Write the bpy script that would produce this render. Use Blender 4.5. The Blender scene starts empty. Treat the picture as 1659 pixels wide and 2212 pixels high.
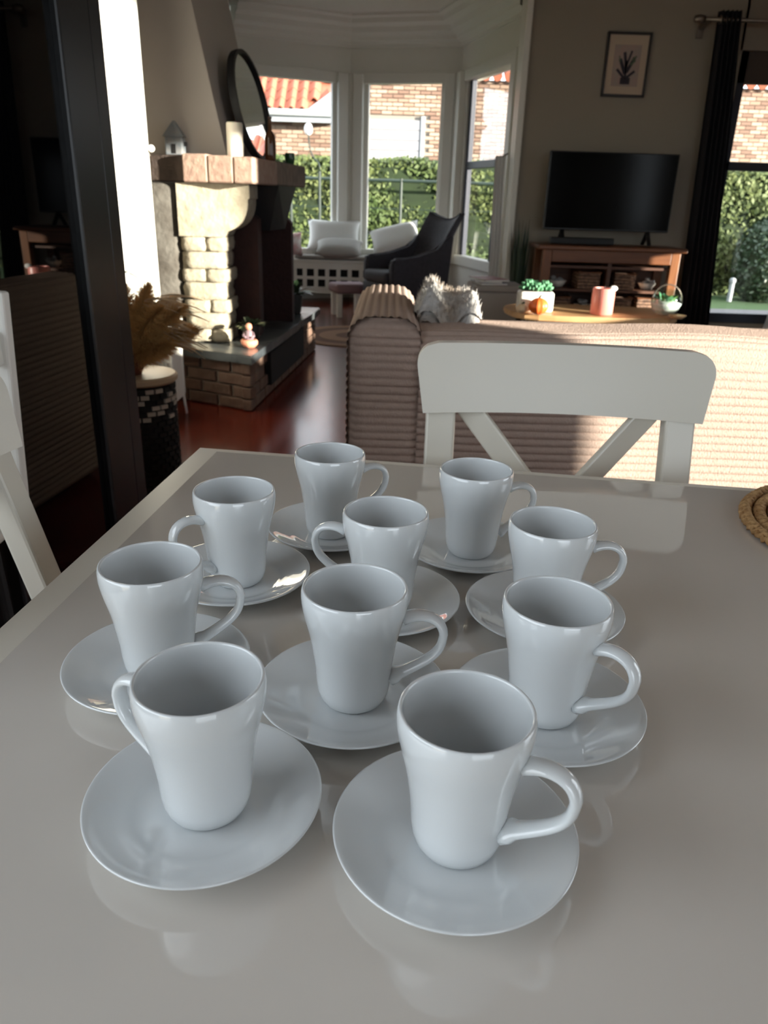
import bpy, bmesh, math, random
from mathutils import Vector, Matrix
random.seed(7)
R = math.radians
D = bpy.data
scn = bpy.context.scene
COL = scn.collection

# ---------------------------------------------------------------- camera
F_PX, PITCH, ROLL, CAM_Z = 1640.0, R(22.52), R(-1.8), 1.103
cam = D.cameras.new('camera')
cam.sensor_fit = 'VERTICAL'
cam.sensor_height = 24.0
cam.lens = 24.0 * F_PX / 2212.0
cam.clip_start = 0.02
cam.clip_end = 300
cam.dof.use_dof = True
cam.dof.focus_distance = 0.62
cam.dof.aperture_fstop = 9.0
camo = D.objects.new('camera', cam)
COL.objects.link(camo)
fw = Vector((0, math.cos(PITCH), -math.sin(PITCH)))
uu = Vector((0, math.sin(PITCH), math.cos(PITCH)))
xx = Vector((1, 0, 0))
right = xx * math.cos(ROLL) - uu * math.sin(ROLL)
up = xx * math.sin(ROLL) + uu * math.cos(ROLL)
m = Matrix((right, up, -fw)).transposed().to_4x4()
m.translation = Vector((0, 0, CAM_Z))
camo.matrix_world = m
scn.camera = camo

# ---------------------------------------------------------------- world, sun, exposure
w = D.worlds.new('world')
scn.world = w
w.use_nodes = True
bg = w.node_tree.nodes['Background']
bg.inputs[0].default_value = (0.86, 0.93, 1.0, 1)
bg.inputs[1].default_value = 4.3
SUN_AZ, SUN_EL = R(60), R(8)
sl = D.lights.new('sun', 'SUN')
sl.energy = 24.0
sl.angle = R(0.9)
sl.color = (1.0, 0.92, 0.78)
so = D.objects.new('sun', sl)
COL.objects.link(so)
sd = Vector((-math.sin(SUN_AZ) * math.cos(SUN_EL), math.cos(SUN_AZ) * math.cos(SUN_EL), -math.sin(SUN_EL)))
so.rotation_euler = sd.to_track_quat('-Z', 'Y').to_euler()
so.location = (8, -5, 4)

def portal(name, loc, direction, sx, sy):
    l = D.lights.new(name, 'AREA')
    l.shape = 'RECTANGLE'
    l.size = sx
    l.size_y = sy
    l.cycles.is_portal = True
    o = D.objects.new(name, l)
    COL.objects.link(o)
    o.location = loc
    o.rotation_euler = Vector(direction).to_track_quat('-Z', 'Z').to_euler()
portal('sky_portal', (1.4, -3.1, 1.5), (0, 1, 0), 2.4, 1.7)
portal('sky_portal', (-1.5, -0.75, 1.55), (1, 0, 0), 2.7, 1.7)
portal('sky_portal', (3.55, 1.0, 1.6), (-1, 0, 0), 1.6, 2.0)
portal('sky_portal', (0.1, 9.3, 1.4), (0, -1, 0), 1.0, 1.7)
portal('sky_portal', (3.0, 6.9, 1.1), (0, -1, 0), 0.7, 1.8)
scn.view_settings.view_transform = 'Standard'
scn.view_settings.look = 'None'
scn.view_settings.gamma = 1.0
scn.view_settings.use_curve_mapping = False
scn.view_settings.exposure = 0.0
try:
    scn.cycles.use_denoising = True
    scn.cycles.max_bounces = 10
    scn.cycles.diffuse_bounces = 5
    scn.cycles.caustics_reflective = False
    scn.cycles.caustics_refractive = False
    scn.cycles.sample_clamp_indirect = 8
except Exception:
    pass

# ---------------------------------------------------------------- materials
def mat(name, col, rough=0.5, metal=0.0, spec=0.5, coat=0.0, noise=None, bump=None, sss=0, emit=None):
    """noise=(scale, amount, second colour); bump=(scale, strength)"""
    M = D.materials.new(name)
    M.use_nodes = True
    nt = M.node_tree
    b = nt.nodes['Principled BSDF']
    b.inputs['Base Color'].default_value = (*col, 1)
    b.inputs['Roughness'].default_value = rough
    b.inputs['Metallic'].default_value = metal
    b.inputs['Specular IOR Level'].default_value = spec
    b.inputs['Coat Weight'].default_value = coat
    b.inputs['Coat Roughness'].default_value = 0.03
    if sss:
        b.inputs['Subsurface Weight'].default_value = sss
        b.inputs['Subsurface Scale'].default_value = 0.01
    tc = None
    if noise or bump:
        tc = nt.nodes.new('ShaderNodeTexCoord')
    if noise:
        n = nt.nodes.new('ShaderNodeTexNoise')
        n.inputs['Scale'].default_value = noise[0]
        n.inputs['Detail'].default_value = 5
        nt.links.new(tc.outputs['Object'], n.inputs['Vector'])
        r = nt.nodes.new('ShaderNodeMapRange')
        r.inputs[1].default_value = 0.35
        r.inputs[2].default_value = 0.65
        r.inputs[3].default_value = 0
        r.inputs[4].default_value = noise[1]
        nt.links.new(n.outputs['Fac'], r.inputs[0])
        mx = nt.nodes.new('ShaderNodeMix')
        mx.data_type = 'RGBA'
        nt.links.new(r.outputs[0], mx.inputs[0])
        mx.inputs[6].default_value = (*col, 1)
        mx.inputs[7].default_value = (*noise[2], 1)
        nt.links.new(mx.outputs[2], b.inputs['Base Color'])
    if bump:
        n = nt.nodes.new('ShaderNodeTexNoise')
        n.inputs['Scale'].default_value = bump[0]
        n.inputs['Detail'].default_value = 4
        nt.links.new(tc.outputs['Object'], n.inputs['Vector'])
        bp = nt.nodes.new('ShaderNodeBump')
        bp.inputs['Strength'].default_value = bump[1]
        bp.inputs['Distance'].default_value = 0.01
        nt.links.new(n.outputs['Fac'], bp.inputs['Height'])
        nt.links.new(bp.outputs[0], b.inputs['Normal'])
    return M

def wood_mat(name, c1, c2, rough=0.45, axis=0, scale=6.0):
    M = D.materials.new(name)
    M.use_nodes = True
    nt = M.node_tree
    b = nt.nodes['Principled BSDF']
    b.inputs['Roughness'].default_value = rough
    tc = nt.nodes.new('ShaderNodeTexCoord')
    mp = nt.nodes.new('ShaderNodeMapping')
    s = [scale * 4, scale * 4, scale * 4]
    s[axis] = scale * 0.4
    mp.inputs['Scale'].default_value = s
    nt.links.new(tc.outputs['Object'], mp.inputs[0])
    n = nt.nodes.new('ShaderNodeTexNoise')
    n.inputs['Scale'].default_value = 1.0
    n.inputs['Detail'].default_value = 6
    n.inputs['Distortion'].default_value = 0.6
    nt.links.new(mp.outputs[0], n.inputs['Vector'])
    cr = nt.nodes.new('ShaderNodeValToRGB')
    cr.color_ramp.elements[0].position = 0.3
    cr.color_ramp.elements[0].color = (*c1, 1)
    cr.color_ramp.elements[1].position = 0.7
    cr.color_ramp.elements[1].color = (*c2, 1)
    nt.links.new(n.outputs['Fac'], cr.inputs[0])
    nt.links.new(cr.outputs[0], b.inputs['Base Color'])
    return M

def glass_mat(name, tint=(1, 1, 1), refl=0.08):
    M = D.materials.new(name)
    M.use_nodes = True
    nt = M.node_tree
    nt.nodes.clear()
    o = nt.nodes.new('ShaderNodeOutputMaterial')
    t = nt.nodes.new('ShaderNodeBsdfTransparent')
    t.inputs[0].default_value = (*tint, 1)
    g = nt.nodes.new('ShaderNodeBsdfGlossy')
    g.inputs['Roughness'].default_value = 0.01
    lw = nt.nodes.new('ShaderNodeLayerWeight')
    lw.inputs[0].default_value = 0.5
    pw_ = nt.nodes.new('ShaderNodeMath')
    pw_.operation = 'POWER'
    pw_.inputs[1].default_value = 5.0
    nt.links.new(lw.outputs['Facing'], pw_.inputs[0])
    ml = nt.nodes.new('ShaderNodeMath')
    ml.operation = 'MULTIPLY_ADD'
    ml.inputs[1].default_value = 0.8
    ml.inputs[2].default_value = refl * 0.4
    nt.links.new(pw_.outputs[0], ml.inputs[0])
    mx = nt.nodes.new('ShaderNodeMixShader')
    nt.links.new(ml.outputs[0], mx.inputs[0])
    nt.links.new(t.outputs[0], mx.inputs[1])
    nt.links.new(g.outputs[0], mx.inputs[2])
    nt.links.new(mx.outputs[0], o.inputs[0])
    return M

M = {}
M['wall'] = mat('wall_paint', (0.368, 0.328, 0.265), 0.85, bump=(60, 0.05))
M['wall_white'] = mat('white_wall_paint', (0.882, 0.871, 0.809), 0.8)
M['trim'] = mat('white_trim_paint', (0.885, 0.874, 0.815), 0.45)
M['ceiling'] = mat('ceiling_paint', (0.814, 0.792, 0.737), 0.9)
M['floor'] = mat('red_floor_tile', (0.12, 0.018, 0.009), 0.2, noise=(3, 0.7, (0.085, 0.013, 0.008)), bump=(5, 0.05))
M['porcelain'] = mat('white_porcelain', (0.677, 0.703, 0.716), 0.045, spec=0.6, coat=0.6)
M['table_top'] = mat('table_gloss_top', (0.671, 0.625, 0.571), 0.06, spec=0.6, coat=0.8, bump=(5, 0.10))
M['table_frame'] = mat('table_frame_paint', (0.735, 0.694, 0.614), 0.3)
M['chair_white'] = mat('chair_white_paint', (0.634, 0.604, 0.531), 0.3)
M['black_gloss'] = mat('black_cabinet_paint', (0.006, 0.006, 0.007), 0.3)
M['black_inside'] = mat('cabinet_inside', (0.003, 0.003, 0.003), 0.7)
M['dark_glass'] = mat('dark_cabinet_glass', (0.001, 0.001, 0.0012), 0.015, spec=0.45)
M['sofa'] = mat('ribbed_corduroy', (0.406, 0.304, 0.255), 0.95, noise=(70, 0.35, (0.325, 0.239, 0.198)), bump=(220, 0.4))
M['glass'] = glass_mat('window_glass', (0.97, 0.98, 0.98))
M['clear'] = glass_mat('clear_glass', (0.9, 0.95, 0.93), 0.12)
M['anthracite'] = mat('anthracite_frame', (0.035, 0.04, 0.06), 0.4)
M['stone'] = mat('cream_stone', (0.404, 0.360, 0.275), 0.9, noise=(14, 0.8, (0.281, 0.242, 0.179)), bump=(25, 0.9))
M['stone_grey_shaded'] = mat('shaded_grey_stone', (0.126, 0.116, 0.101), 0.9, noise=(9, 0.9, (0.063, 0.054, 0.044)), bump=(25, 0.9))  # grey stone darkened: the shadow on the side column is in the colour
M['stone_pink'] = mat('pink_stone', (0.339, 0.217, 0.173), 0.85, noise=(18, 0.8, (0.419, 0.318, 0.246)), bump=(30, 0.8))
M['stone_brown'] = mat('brown_stone', (0.240, 0.188, 0.148), 0.85, noise=(18, 0.8, (0.160, 0.120, 0.096)), bump=(30, 0.8))
M['stone_shaded'] = mat('shaded_stone', (0.075, 0.055, 0.048), 0.85, noise=(18, 0.8, (0.11, 0.08, 0.065)), bump=(30, 0.8))  # shade on the left mantel block, put into a darker brown stone colour
M['brick_hearth'] = mat('hearth_brick', (0.184, 0.116, 0.082), 0.85, noise=(16, 0.8, (0.122, 0.068, 0.048)), bump=(40, 0.6))
M['brick_dark'] = mat('dark_red_brick', (0.033, 0.008, 0.006), 0.8, noise=(20, 0.7, (0.020, 0.005, 0.004)), bump=(40, 0.5))
M['mortar'] = mat('mortar', (0.30, 0.26, 0.21), 0.95)
M['mortar_out'] = mat('house_mortar', (0.242, 0.213, 0.178), 0.95)
M['slate'] = mat('slate_slab', (0.055, 0.065, 0.072), 0.28, noise=(8, 0.8, (0.12, 0.13, 0.13)), bump=(14, 0.5))
M['iron'] = mat('black_iron', (0.008, 0.008, 0.009), 0.6)
M['soot'] = mat('sooty_lining', (0.012, 0.009, 0.008), 0.95)
M['hood'] = mat('chimney_plaster', (0.460, 0.420, 0.385), 0.9)
M['wax'] = mat('cream_wax', (0.85, 0.78, 0.66), 0.5, sss=0.2)
M['mirror'] = mat('mirror_silver', (0.85, 0.86, 0.86), 0.02, metal=1.0)
M['brown_glass'] = mat('brown_glass', (0.09, 0.035, 0.015), 0.12)
M['green_glass'] = mat('green_glass', (0.03, 0.09, 0.04), 0.15)
M['shaded_grey_ceramic'] = mat('shaded_grey_ceramic', (0.198, 0.231, 0.259), 0.5, noise=(30, 0.6, (0.303, 0.275, 0.259)))  # ornament's grey, darkened so that it looks shaded while the sun hits it
M['velvet'] = mat('charcoal_velvet', (0.060, 0.057, 0.072), 0.75, noise=(40, 0.5, (0.035, 0.033, 0.045)))
M['velvet_piping'] = mat('dark_piping', (0.02, 0.02, 0.025), 0.7)
M['white_fabric'] = mat('white_cushion', (0.80, 0.80, 0.78), 0.9, bump=(90, 0.2))
M['grey_fabric'] = mat('grey_cushion', (0.42, 0.41, 0.39), 0.9, bump=(90, 0.2))
M['pink_fabric'] = mat('pink_cushion', (0.55, 0.30, 0.30), 0.9, noise=(14, 1.0, (0.75, 0.70, 0.66)))
M['mat_seat'] = mat('seat_pad', (0.40, 0.38, 0.35), 0.9)
M['white_wood'] = mat('white_lacquer', (0.80, 0.785, 0.74), 0.35)
M['tv'] = mat('tv_screen', (0.0015, 0.0015, 0.0015), 0.12, spec=0.12)
M['tv_plastic'] = mat('tv_plastic', (0.008, 0.008, 0.009), 0.35)
M['pine'] = wood_mat('orange_pine', (0.112, 0.034, 0.010), (0.185, 0.065, 0.020), 0.4)
M['pine_v'] = wood_mat('orange_pine_upright', (0.140, 0.045, 0.014), (0.231, 0.087, 0.028), 0.4, axis=2)
M['dark_wood'] = wood_mat('dark_brown_wood', (0.06, 0.022, 0.012), (0.13, 0.055, 0.03), 0.5)
M['oak'] = wood_mat('light_oak', (0.50, 0.28, 0.12), (0.66, 0.42, 0.22), 0.4)
M['wicker'] = mat('wicker', (0.34, 0.20, 0.13), 0.8, noise=(35, 1.0, (0.12, 0.07, 0.05)), bump=(120, 0.8))
M['pebble'] = mat('grey_pebble', (0.32, 0.33, 0.34), 0.6, noise=(20, 0.7, (0.5, 0.48, 0.45)))
M['curtain'] = mat('black_curtain', (0.012, 0.011, 0.015), 0.9)
M['net'] = mat('white_net', (0.78, 0.78, 0.78), 0.9)
M['chrome'] = mat('brushed_steel', (0.28, 0.24, 0.20), 0.35, metal=0.9)
M['frame_black'] = mat('picture_frame', (0.02, 0.013, 0.010), 0.35)
M['paper'] = mat('picture_mount', (0.62, 0.50, 0.38), 0.8)
M['print_bg'] = mat('print_ground', (0.42, 0.36, 0.32), 0.8, noise=(18, 0.8, (0.50, 0.34, 0.30)))
M['print_dark'] = mat('print_ink', (0.05, 0.045, 0.06), 0.8)
M['print_green'] = mat('print_green', (0.12, 0.17, 0.11), 0.8)
M['succulent'] = mat('succulent_leaf', (0.06, 0.21, 0.10), 0.5, noise=(15, 0.8, (0.14, 0.36, 0.20)))
M['leaf_dark'] = mat('dark_leaf', (0.022, 0.045, 0.02), 0.45)
M['leaf_light'] = mat('fresh_leaf', (0.18, 0.32, 0.08), 0.5)
M['leaf_white'] = mat('white_leaf', (0.7, 0.78, 0.5), 0.5)
M['pumpkin'] = mat('orange_pumpkin', (0.85, 0.16, 0.03), 0.4, sss=0.1)
M['pumpkin_cream'] = mat('cream_pumpkin', (0.80, 0.62, 0.42), 0.5)
M['pink_glass'] = mat('pink_candle_jar', (0.72, 0.26, 0.22), 0.35)
M['pot_white'] = mat('white_pot', (0.80, 0.77, 0.71), 0.5, noise=(16, 0.5, (0.6, 0.56, 0.5)))
M['pot_dark'] = mat('dark_pot', (0.03, 0.028, 0.026), 0.5)
M['terracotta'] = mat('brown_vase', (0.13, 0.035, 0.02), 0.5)
M['salmon'] = mat('salmon_glaze', (0.75, 0.30, 0.19), 0.35)
M['mauve'] = mat('mauve_glaze', (0.22, 0.15, 0.17), 0.4)
M['pampas'] = mat('dried_pampas', (0.621, 0.365, 0.135), 0.95)
M['pampas_pale'] = mat('pale_dried_grass', (0.682, 0.517, 0.330), 0.95)
M['seagrass'] = mat('seagrass_braid', (0.33, 0.17, 0.06), 0.7, noise=(90, 1.0, (0.55, 0.34, 0.15)), bump=(200, 0.5))
M['basket_black'] = mat('black_weave', (0.012, 0.011, 0.010), 0.7)
M['basket_white'] = mat('white_weave', (0.50, 0.46, 0.40), 0.7)
M['jute'] = mat('jute_rug', (0.34, 0.19, 0.11), 0.95, bump=(80, 0.5))
M['jute_dark'] = mat('jute_rug_dark', (0.17, 0.085, 0.05), 0.95, bump=(80, 0.5))
M['throw'] = mat('fluffy_throw', (0.55, 0.54, 0.53), 0.95, noise=(9, 1.0, (0.30, 0.24, 0.19)), bump=(60, 1.0))
M['pouf'] = mat('grey_pouf', (0.33, 0.30, 0.28), 0.95)
M['book_a'] = mat('red_cover', (0.25, 0.06, 0.07), 0.5)
M['book_b'] = mat('white_cover', (0.75, 0.74, 0.72), 0.5)
M['book_c'] = mat('navy_cover', (0.05, 0.06, 0.12), 0.5)
M['grass'] = mat('lawn_grass', (0.022, 0.061, 0.013), 0.95, noise=(8, 0.8, (0.036, 0.079, 0.020)), bump=(60, 0.8))
M['pavement'] = mat('grey_paving', (0.079, 0.079, 0.094), 0.9, noise=(6, 0.6, (0.101, 0.101, 0.108)))
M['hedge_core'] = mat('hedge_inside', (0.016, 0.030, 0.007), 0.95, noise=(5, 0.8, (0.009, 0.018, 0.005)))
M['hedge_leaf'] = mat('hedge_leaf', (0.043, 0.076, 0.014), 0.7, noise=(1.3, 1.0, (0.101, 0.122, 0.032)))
M['roof_tile'] = mat('orange_roof_tile', (0.374, 0.117, 0.063), 0.75, noise=(3, 0.6, (0.302, 0.085, 0.049)))
M['gutter'] = mat('white_gutter', (0.281, 0.300, 0.318), 0.5)
M['render'] = mat('pale_render', (0.270, 0.264, 0.275), 0.9, noise=(2, 0.5, (0.236, 0.230, 0.242)))
M['house_brick'] = mat('house_brick', (0.259, 0.169, 0.119), 0.9, bump=(30, 0.3))
M['house_brick_b'] = mat('house_brick_brown', (0.180, 0.108, 0.076), 0.9, bump=(30, 0.3))
M['house_brick_c'] = mat('house_brick_pale', (0.331, 0.241, 0.180), 0.9, bump=(30, 0.3))
M['fence'] = mat('green_fence_metal', (0.010, 0.022, 0.015), 0.5)
M['shade'] = mat('dark_lintel', (0.10, 0.08, 0.065), 0.8)

# ---------------------------------------------------------------- mesh helpers
class MB:
    def __init__(self):
        self.bm = bmesh.new()

    def add(self, verts, faces, mtx=None):
        vs = [self.bm.verts.new((mtx @ Vector(v)) if mtx else Vector(v)) for v in verts]
        for f in faces:
            try:
                self.bm.faces.new([vs[i] for i in f])
            except ValueError:
                pass
        return vs

    def box(self, c, s, rz=0.0, bevel=0.0, mtx=None, seg=2):
        x, y, z = s[0] / 2, s[1] / 2, s[2] / 2
        t = bmesh.new()
        vs = [t.verts.new(v) for v in [(-x, -y, -z), (x, -y, -z), (x, y, -z), (-x, y, -z), (-x, -y, z), (x, -y, z), (x, y, z), (-x, y, z)]]
        for f in [(0, 3, 2, 1), (4, 5, 6, 7), (0, 1, 5, 4), (1, 2, 6, 5), (2, 3, 7, 6), (3, 0, 4, 7)]:
            t.faces.new([vs[i] for i in f])
        if bevel:
            bmesh.ops.bevel(t, geom=t.edges[:], offset=bevel, segments=seg, profile=0.5, affect='EDGES')
        T = Matrix.Translation(c) @ Matrix.Rotation(rz, 4, 'Z')
        if mtx:
            T = mtx @ T
        self._merge(t, T)
        return self

    def _merge(self, t, T):
        t.verts.index_update()
        vs = [self.bm.verts.new(T @ v.co) for v in t.verts]
        for f in t.faces:
            self.bm.faces.new([vs[v.index] for v in f.verts])
        t.free()

    def beam(self, a, b, wdt, thk, bevel=0.0, side=None):
        """rectangular bar from a to b; 'side' = direction of the width"""
        a, b = Vector(a), Vector(b)
        d = b - a
        z = d.normalized()
        s = Vector(side) if side else Vector((0, 0, 1)).cross(z)
        if s.length < 1e-4:
            s = Vector((1, 0, 0))
        s = (s - z * s.dot(z)).normalized()
        n = z.cross(s)
        T = Matrix((s, n, z)).transposed().to_4x4()
        T.translation = (a + b) / 2
        return self.box((0, 0, 0), (wdt, thk, d.length), 0, bevel, T)

    def prism(self, poly, z0, z1, mtx=None):
        n = len(poly)
        vs = [(p[0], p[1], z0) for p in poly] + [(p[0], p[1], z1) for p in poly]
        fs = [tuple(range(n))[::-1], tuple(range(n, 2 * n))] + [(i, (i + 1) % n, n + (i + 1) % n, n + i) for i in range(n)]
        self.add(vs, fs, mtx)
        return self

    def lathe(self, prof, seg=32, c=(0, 0, 0), cap0=False, cap1=False, mtx=None, lobes=0, amp=0.0):
        rings = []
        for r, z in prof:
            ring = []
            for i in range(seg):
                a = 2 * math.pi * i / seg
                rr = r
                if lobes:
                    rr = r * (1 - amp + amp * abs(math.cos(lobes * a / 2)))
                v = Vector((c[0] + rr * math.cos(a), c[1] + rr * math.sin(a), c[2] + z))
                ring.append(self.bm.verts.new(mtx @ v if mtx else v))
            rings.append(ring)
        for k in range(len(rings) - 1):
            for i in range(seg):
                j = (i + 1) % seg
                self.bm.faces.new((rings[k][i], rings[k][j], rings[k + 1][j], rings[k + 1][i]))
        if cap0:
            self.bm.faces.new(rings[0][::-1])
        if cap1:
            self.bm.faces.new(rings[-1])
        return self

    def tube(self, pts, rad, seg=10, flat=1.0, side=None, closed=False, caps=True):
        """tube along pts; rad number or list; 'flat' scales the section along 'side'"""
        pts = [Vector(p) for p in pts]
        n = len(pts)
        rings = []
        ref = Vector(side) if side else None
        prev = None
        for i, p in enumerate(pts):
            if closed:
                t = (pts[(i + 1) % n] - pts[i - 1]).normalized()
            else:
                t = (pts[min(i + 1, n - 1)] - pts[max(i - 1, 0)]).normalized()
            if ref is not None:
                s = ref - t * ref.dot(t)
            elif prev is not None:
                s = prev - t * prev.dot(t)
            else:
                h = Vector((0, 0, 1)) if abs(t.z) < 0.9 else Vector((1, 0, 0))
                s = h.cross(t)
            s.normalize()
            prev = s
            u = t.cross(s)
            r = rad[i] if isinstance(rad, (list, tuple)) else rad
            rings.append([self.bm.verts.new(p + s * (r * flat * math.cos(2 * math.pi * k / seg)) + u * (r * math.sin(2 * math.pi * k / seg))) for k in range(seg)])
        for i in range(n if closed else n - 1):
            a, b = rings[i], rings[(i + 1) % n]
            for k in range(seg):
                j = (k + 1) % seg
                self.bm.faces.new((a[k], a[j], b[j], b[k]))
        if caps and not closed:
            self.bm.faces.new(rings[0][::-1])
            self.bm.faces.new(rings[-1])
        return self

    def grid(self, fn, nu, nv, thick=None):
        vs = [[self.bm.verts.new(fn(i / nu, j / nv)) for j in range(nv + 1)] for i in range(nu + 1)]
        for i in range(nu):
            for j in range(nv):
                self.bm.faces.new((vs[i][j], vs[i + 1][j], vs[i + 1][j + 1], vs[i][j + 1]))
        return self

    def sphere(self, c, r, sc=(1, 1, 1), seg=16, rings=10, jit=0.0, mtx=None):
        t = bmesh.new()
        bmesh.ops.create_uvsphere(t, u_segments=seg, v_segments=rings, radius=r)
        for v in t.verts:
            k = 1 + random.uniform(-jit, jit)
            v.co = Vector((v.co.x * sc[0] * k, v.co.y * sc[1] * k, v.co.z * sc[2] * k))
        T = Matrix.Translation(c)
        if mtx:
            T = mtx @ T
        self._merge(t, T)
        return self

    def leaf(self, base, d, length, width, bend=0.3, n=4):
        """curved pointed leaf with thickness-free blade folded along its rib"""
        base, d = Vector(base), Vector(d).normalized()
        s = d.cross(Vector((0, 0, 1)))
        if s.length < 0.05:
            s = Vector((1, 0, 0))
        s.normalize()
        upv = s.cross(d)
        L, C, Rr = [], [], []
        for i in range(n + 1):
            t = i / n
            p = base + d * (length * t) - Vector((0, 0, 1)) * (bend * length * t * t)
            wd = width * 0.5 * math.sin(math.pi * min(1, 0.12 + t * 0.88)) + 1e-4
            C.append(self.bm.verts.new(p - upv * wd * 0.25))
            L.append(self.bm.verts.new(p - s * wd))
            Rr.append(self.bm.verts.new(p + s * wd))
        for i in range(n):
            self.bm.faces.new((L[i], C[i], C[i + 1], L[i + 1]))
            self.bm.faces.new((C[i], Rr[i], Rr[i + 1], C[i + 1]))
        return self

    def build(self, name, material, parent=None, smooth=False, angle=None):
        me = D.meshes.new(name)
        bmesh.ops.recalc_face_normals(self.bm, faces=self.bm.faces[:])
        self.bm.to_mesh(me)
        self.bm.free()
        me.materials.append(material)
        if smooth:
            for p in me.polygons:
                p.use_smooth = True
            if angle:
                try:
                    me.set_sharp_from_angle(angle=R(angle))
                except Exception:
                    pass
        o = D.objects.new(name, me)
        COL.objects.link(o)
        if parent:
            o.parent = parent
        return o

def tag(o, label=None, cat=None, group=None, kind=None):
    if label:
        o['label'] = label
    if cat:
        o['category'] = cat
    if group:
        o['group'] = group
    if kind:
        o['kind'] = kind
    return o

def thing(name, loc, label, cat, group=None, rz=0.0):
    e = D.objects.new(name, None)
    e.empty_display_size = 0.05
    COL.objects.link(e)
    e.location = loc
    e.rotation_euler = (0, 0, rz)
    return tag(e, label, cat, group)

def struct(o, label=None):
    o['kind'] = 'structure'
    if label:
        o['label'] = label
    return o

def sempty(name, loc=(0, 0, 0), label=None, rz=0.0):
    e = D.objects.new(name, None)
    COL.objects.link(e)
    e.location = loc
    e.rotation_euler = (0, 0, rz)
    return struct(e, label)

def copy_tree(o, parent=None):
    c = o.copy()
    COL.objects.link(c)
    c.parent = parent
    for ch in list(o.children):
        copy_tree(ch, c)
    return c

def bez(p0, p1, p2, p3, n):
    out = []
    for i in range(n + 1):
        t = i / n
        a = 1 - t
        out.append(tuple(a * a * a * p0[k] + 3 * a * a * t * p1[k] + 3 * a * t * t * p2[k] + t * t * t * p3[k] for k in range(len(p0))))
    return out

# ================================================================ ROOM SHELL
CEIL = 2.78
struct(MB().box((0.8, 3.2, -0.05), (5.6, 13.0, 0.1)).build('floor', M['floor']), 'dark red glossy tiled floor')
struct(MB().box((0.8, 3.4, CEIL + 0.06), (5.7, 13.4, 0.12)).build('ceiling', M['ceiling']), 'pale ceiling over the room and the bay')

# wall behind the camera, unseen; its wide window opening is added for sky light
b = MB()
b.box((-0.65, -3.1, CEIL / 2), (1.9, 0.2, CEIL))
b.box((3.1, -3.1, CEIL / 2), (1.0, 0.2, CEIL))
b.box((1.45, -3.1, 0.35), (2.3, 0.2, 0.7))
b.box((1.45, -3.1, 2.54), (2.3, 0.2, 0.48))
struct(b.build('wall_back', M['wall']), 'wall behind the table with a wide opening added for sky light')
# right-hand wall, unseen; its openings are shaped to cast the sun patches
b = MB()
def wy(y0, y1, z0, z1):
    b.box((3.58, (y0 + y1) / 2, (z0 + z1) / 2), (0.16, y1 - y0, z1 - z0))
wy(-3.2, 0.33, 0, CEIL)
wy(0.33, 1.85, 0, 0.62); wy(0.33, 1.45, 2.68, CEIL); wy(1.45, 1.85, 2.12, CEIL)
wy(1.85, 3.15, 0, CEIL)
wy(3.15, 4.05, 0, 0.75); wy(3.15, 4.05, 1.45, CEIL)
wy(4.05, 5.20, 0, CEIL)
wy(5.20, 5.50, 0, 0.45); wy(5.20, 5.50, 1.04, CEIL)
wy(5.50, 6.85, 0, CEIL)
struct(b.build('wall_right', M['wall']), 'right-hand wall with window openings shaped for the sun patches')
# left wall: behind the cabinet, then the sunlit pier beside the fireplace
b = MB()
b.box((-1.56, -2.7, CEIL / 2), (0.14, 1.0, CEIL))
b.box((-1.56, -0.8, 0.36), (0.14, 2.8, 0.72))
b.box((-1.56, -0.8, 2.57), (0.14, 2.8, 0.42))
b.box((-1.56, 2.05, CEIL / 2), (0.14, 2.9, CEIL))
struct(b.build('wall_left', M['wall']), 'left wall behind the black cabinet')
PIER_X = -1.20
struct(MB().box((PIER_X - 0.2, 3.76, CEIL / 2), (0.40, 0.52, CEIL)).build('wall_left_pier', M['wall_white']), 'bright sunlit wall strip between cabinet and fireplace')
struct(MB().box((PIER_X + 0.008, 3.985, CEIL / 2), (0.016, 0.075, CEIL), bevel=0.004).build('trim_1', M['trim']), 'narrow white trim on the edge of the sunlit wall strip')
struct(MB().box((-1.72, 6.2, CEIL / 2), (0.14, 4.9, CEIL)).build('wall_left_far', M['wall']), 'left wall beyond the fireplace')

# wall with the television, with a window opening on its right
b = MB()
b.box((1.80, 6.85, CEIL / 2), (1.66, 0.2, CEIL))
b.box((3.06, 6.85, 2.50), (0.90, 0.2, 0.56))
b.box((3.06, 6.85, 0.09), (0.90, 0.2, 0.18))
b.box((3.55, 6.85, CEIL / 2), (0.2, 0.2, CEIL))
struct(b.build('wall_television', M['wall']), 'taupe wall behind the television')
struct(MB().box((0.975, 6.83, CEIL / 2), (0.05, 0.28, CEIL), bevel=0.01).build('trim_2', M['trim']), 'white corner trim between bay window and television wall')
struct(MB().box((1.80, 6.742, 0.05), (1.6, 0.016, 0.10), bevel=0.004).build('baseboard_television', M['trim']))

_pier = D.objects['wall_left_pier']
MB().tube([(PIER_X + 0.003, 3.50, 1.322), (PIER_X + 0.003, 3.94, 1.262), (PIER_X + 0.019, 3.96, 1.259), (PIER_X + 0.019, 4.02, 1.256)], 0.0035, 6).build('cord', M['chair_white'], _pier, True)
MB().sphere((PIER_X + 0.035, 4.0, 1.285), 0.016, seg=14, rings=10).tube([(PIER_X + 0.012, 4.0, 1.285), (PIER_X + 0.03, 4.0, 1.285)], 0.006, 8).build('knob', M['white_wood'], _pier, True)

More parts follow.
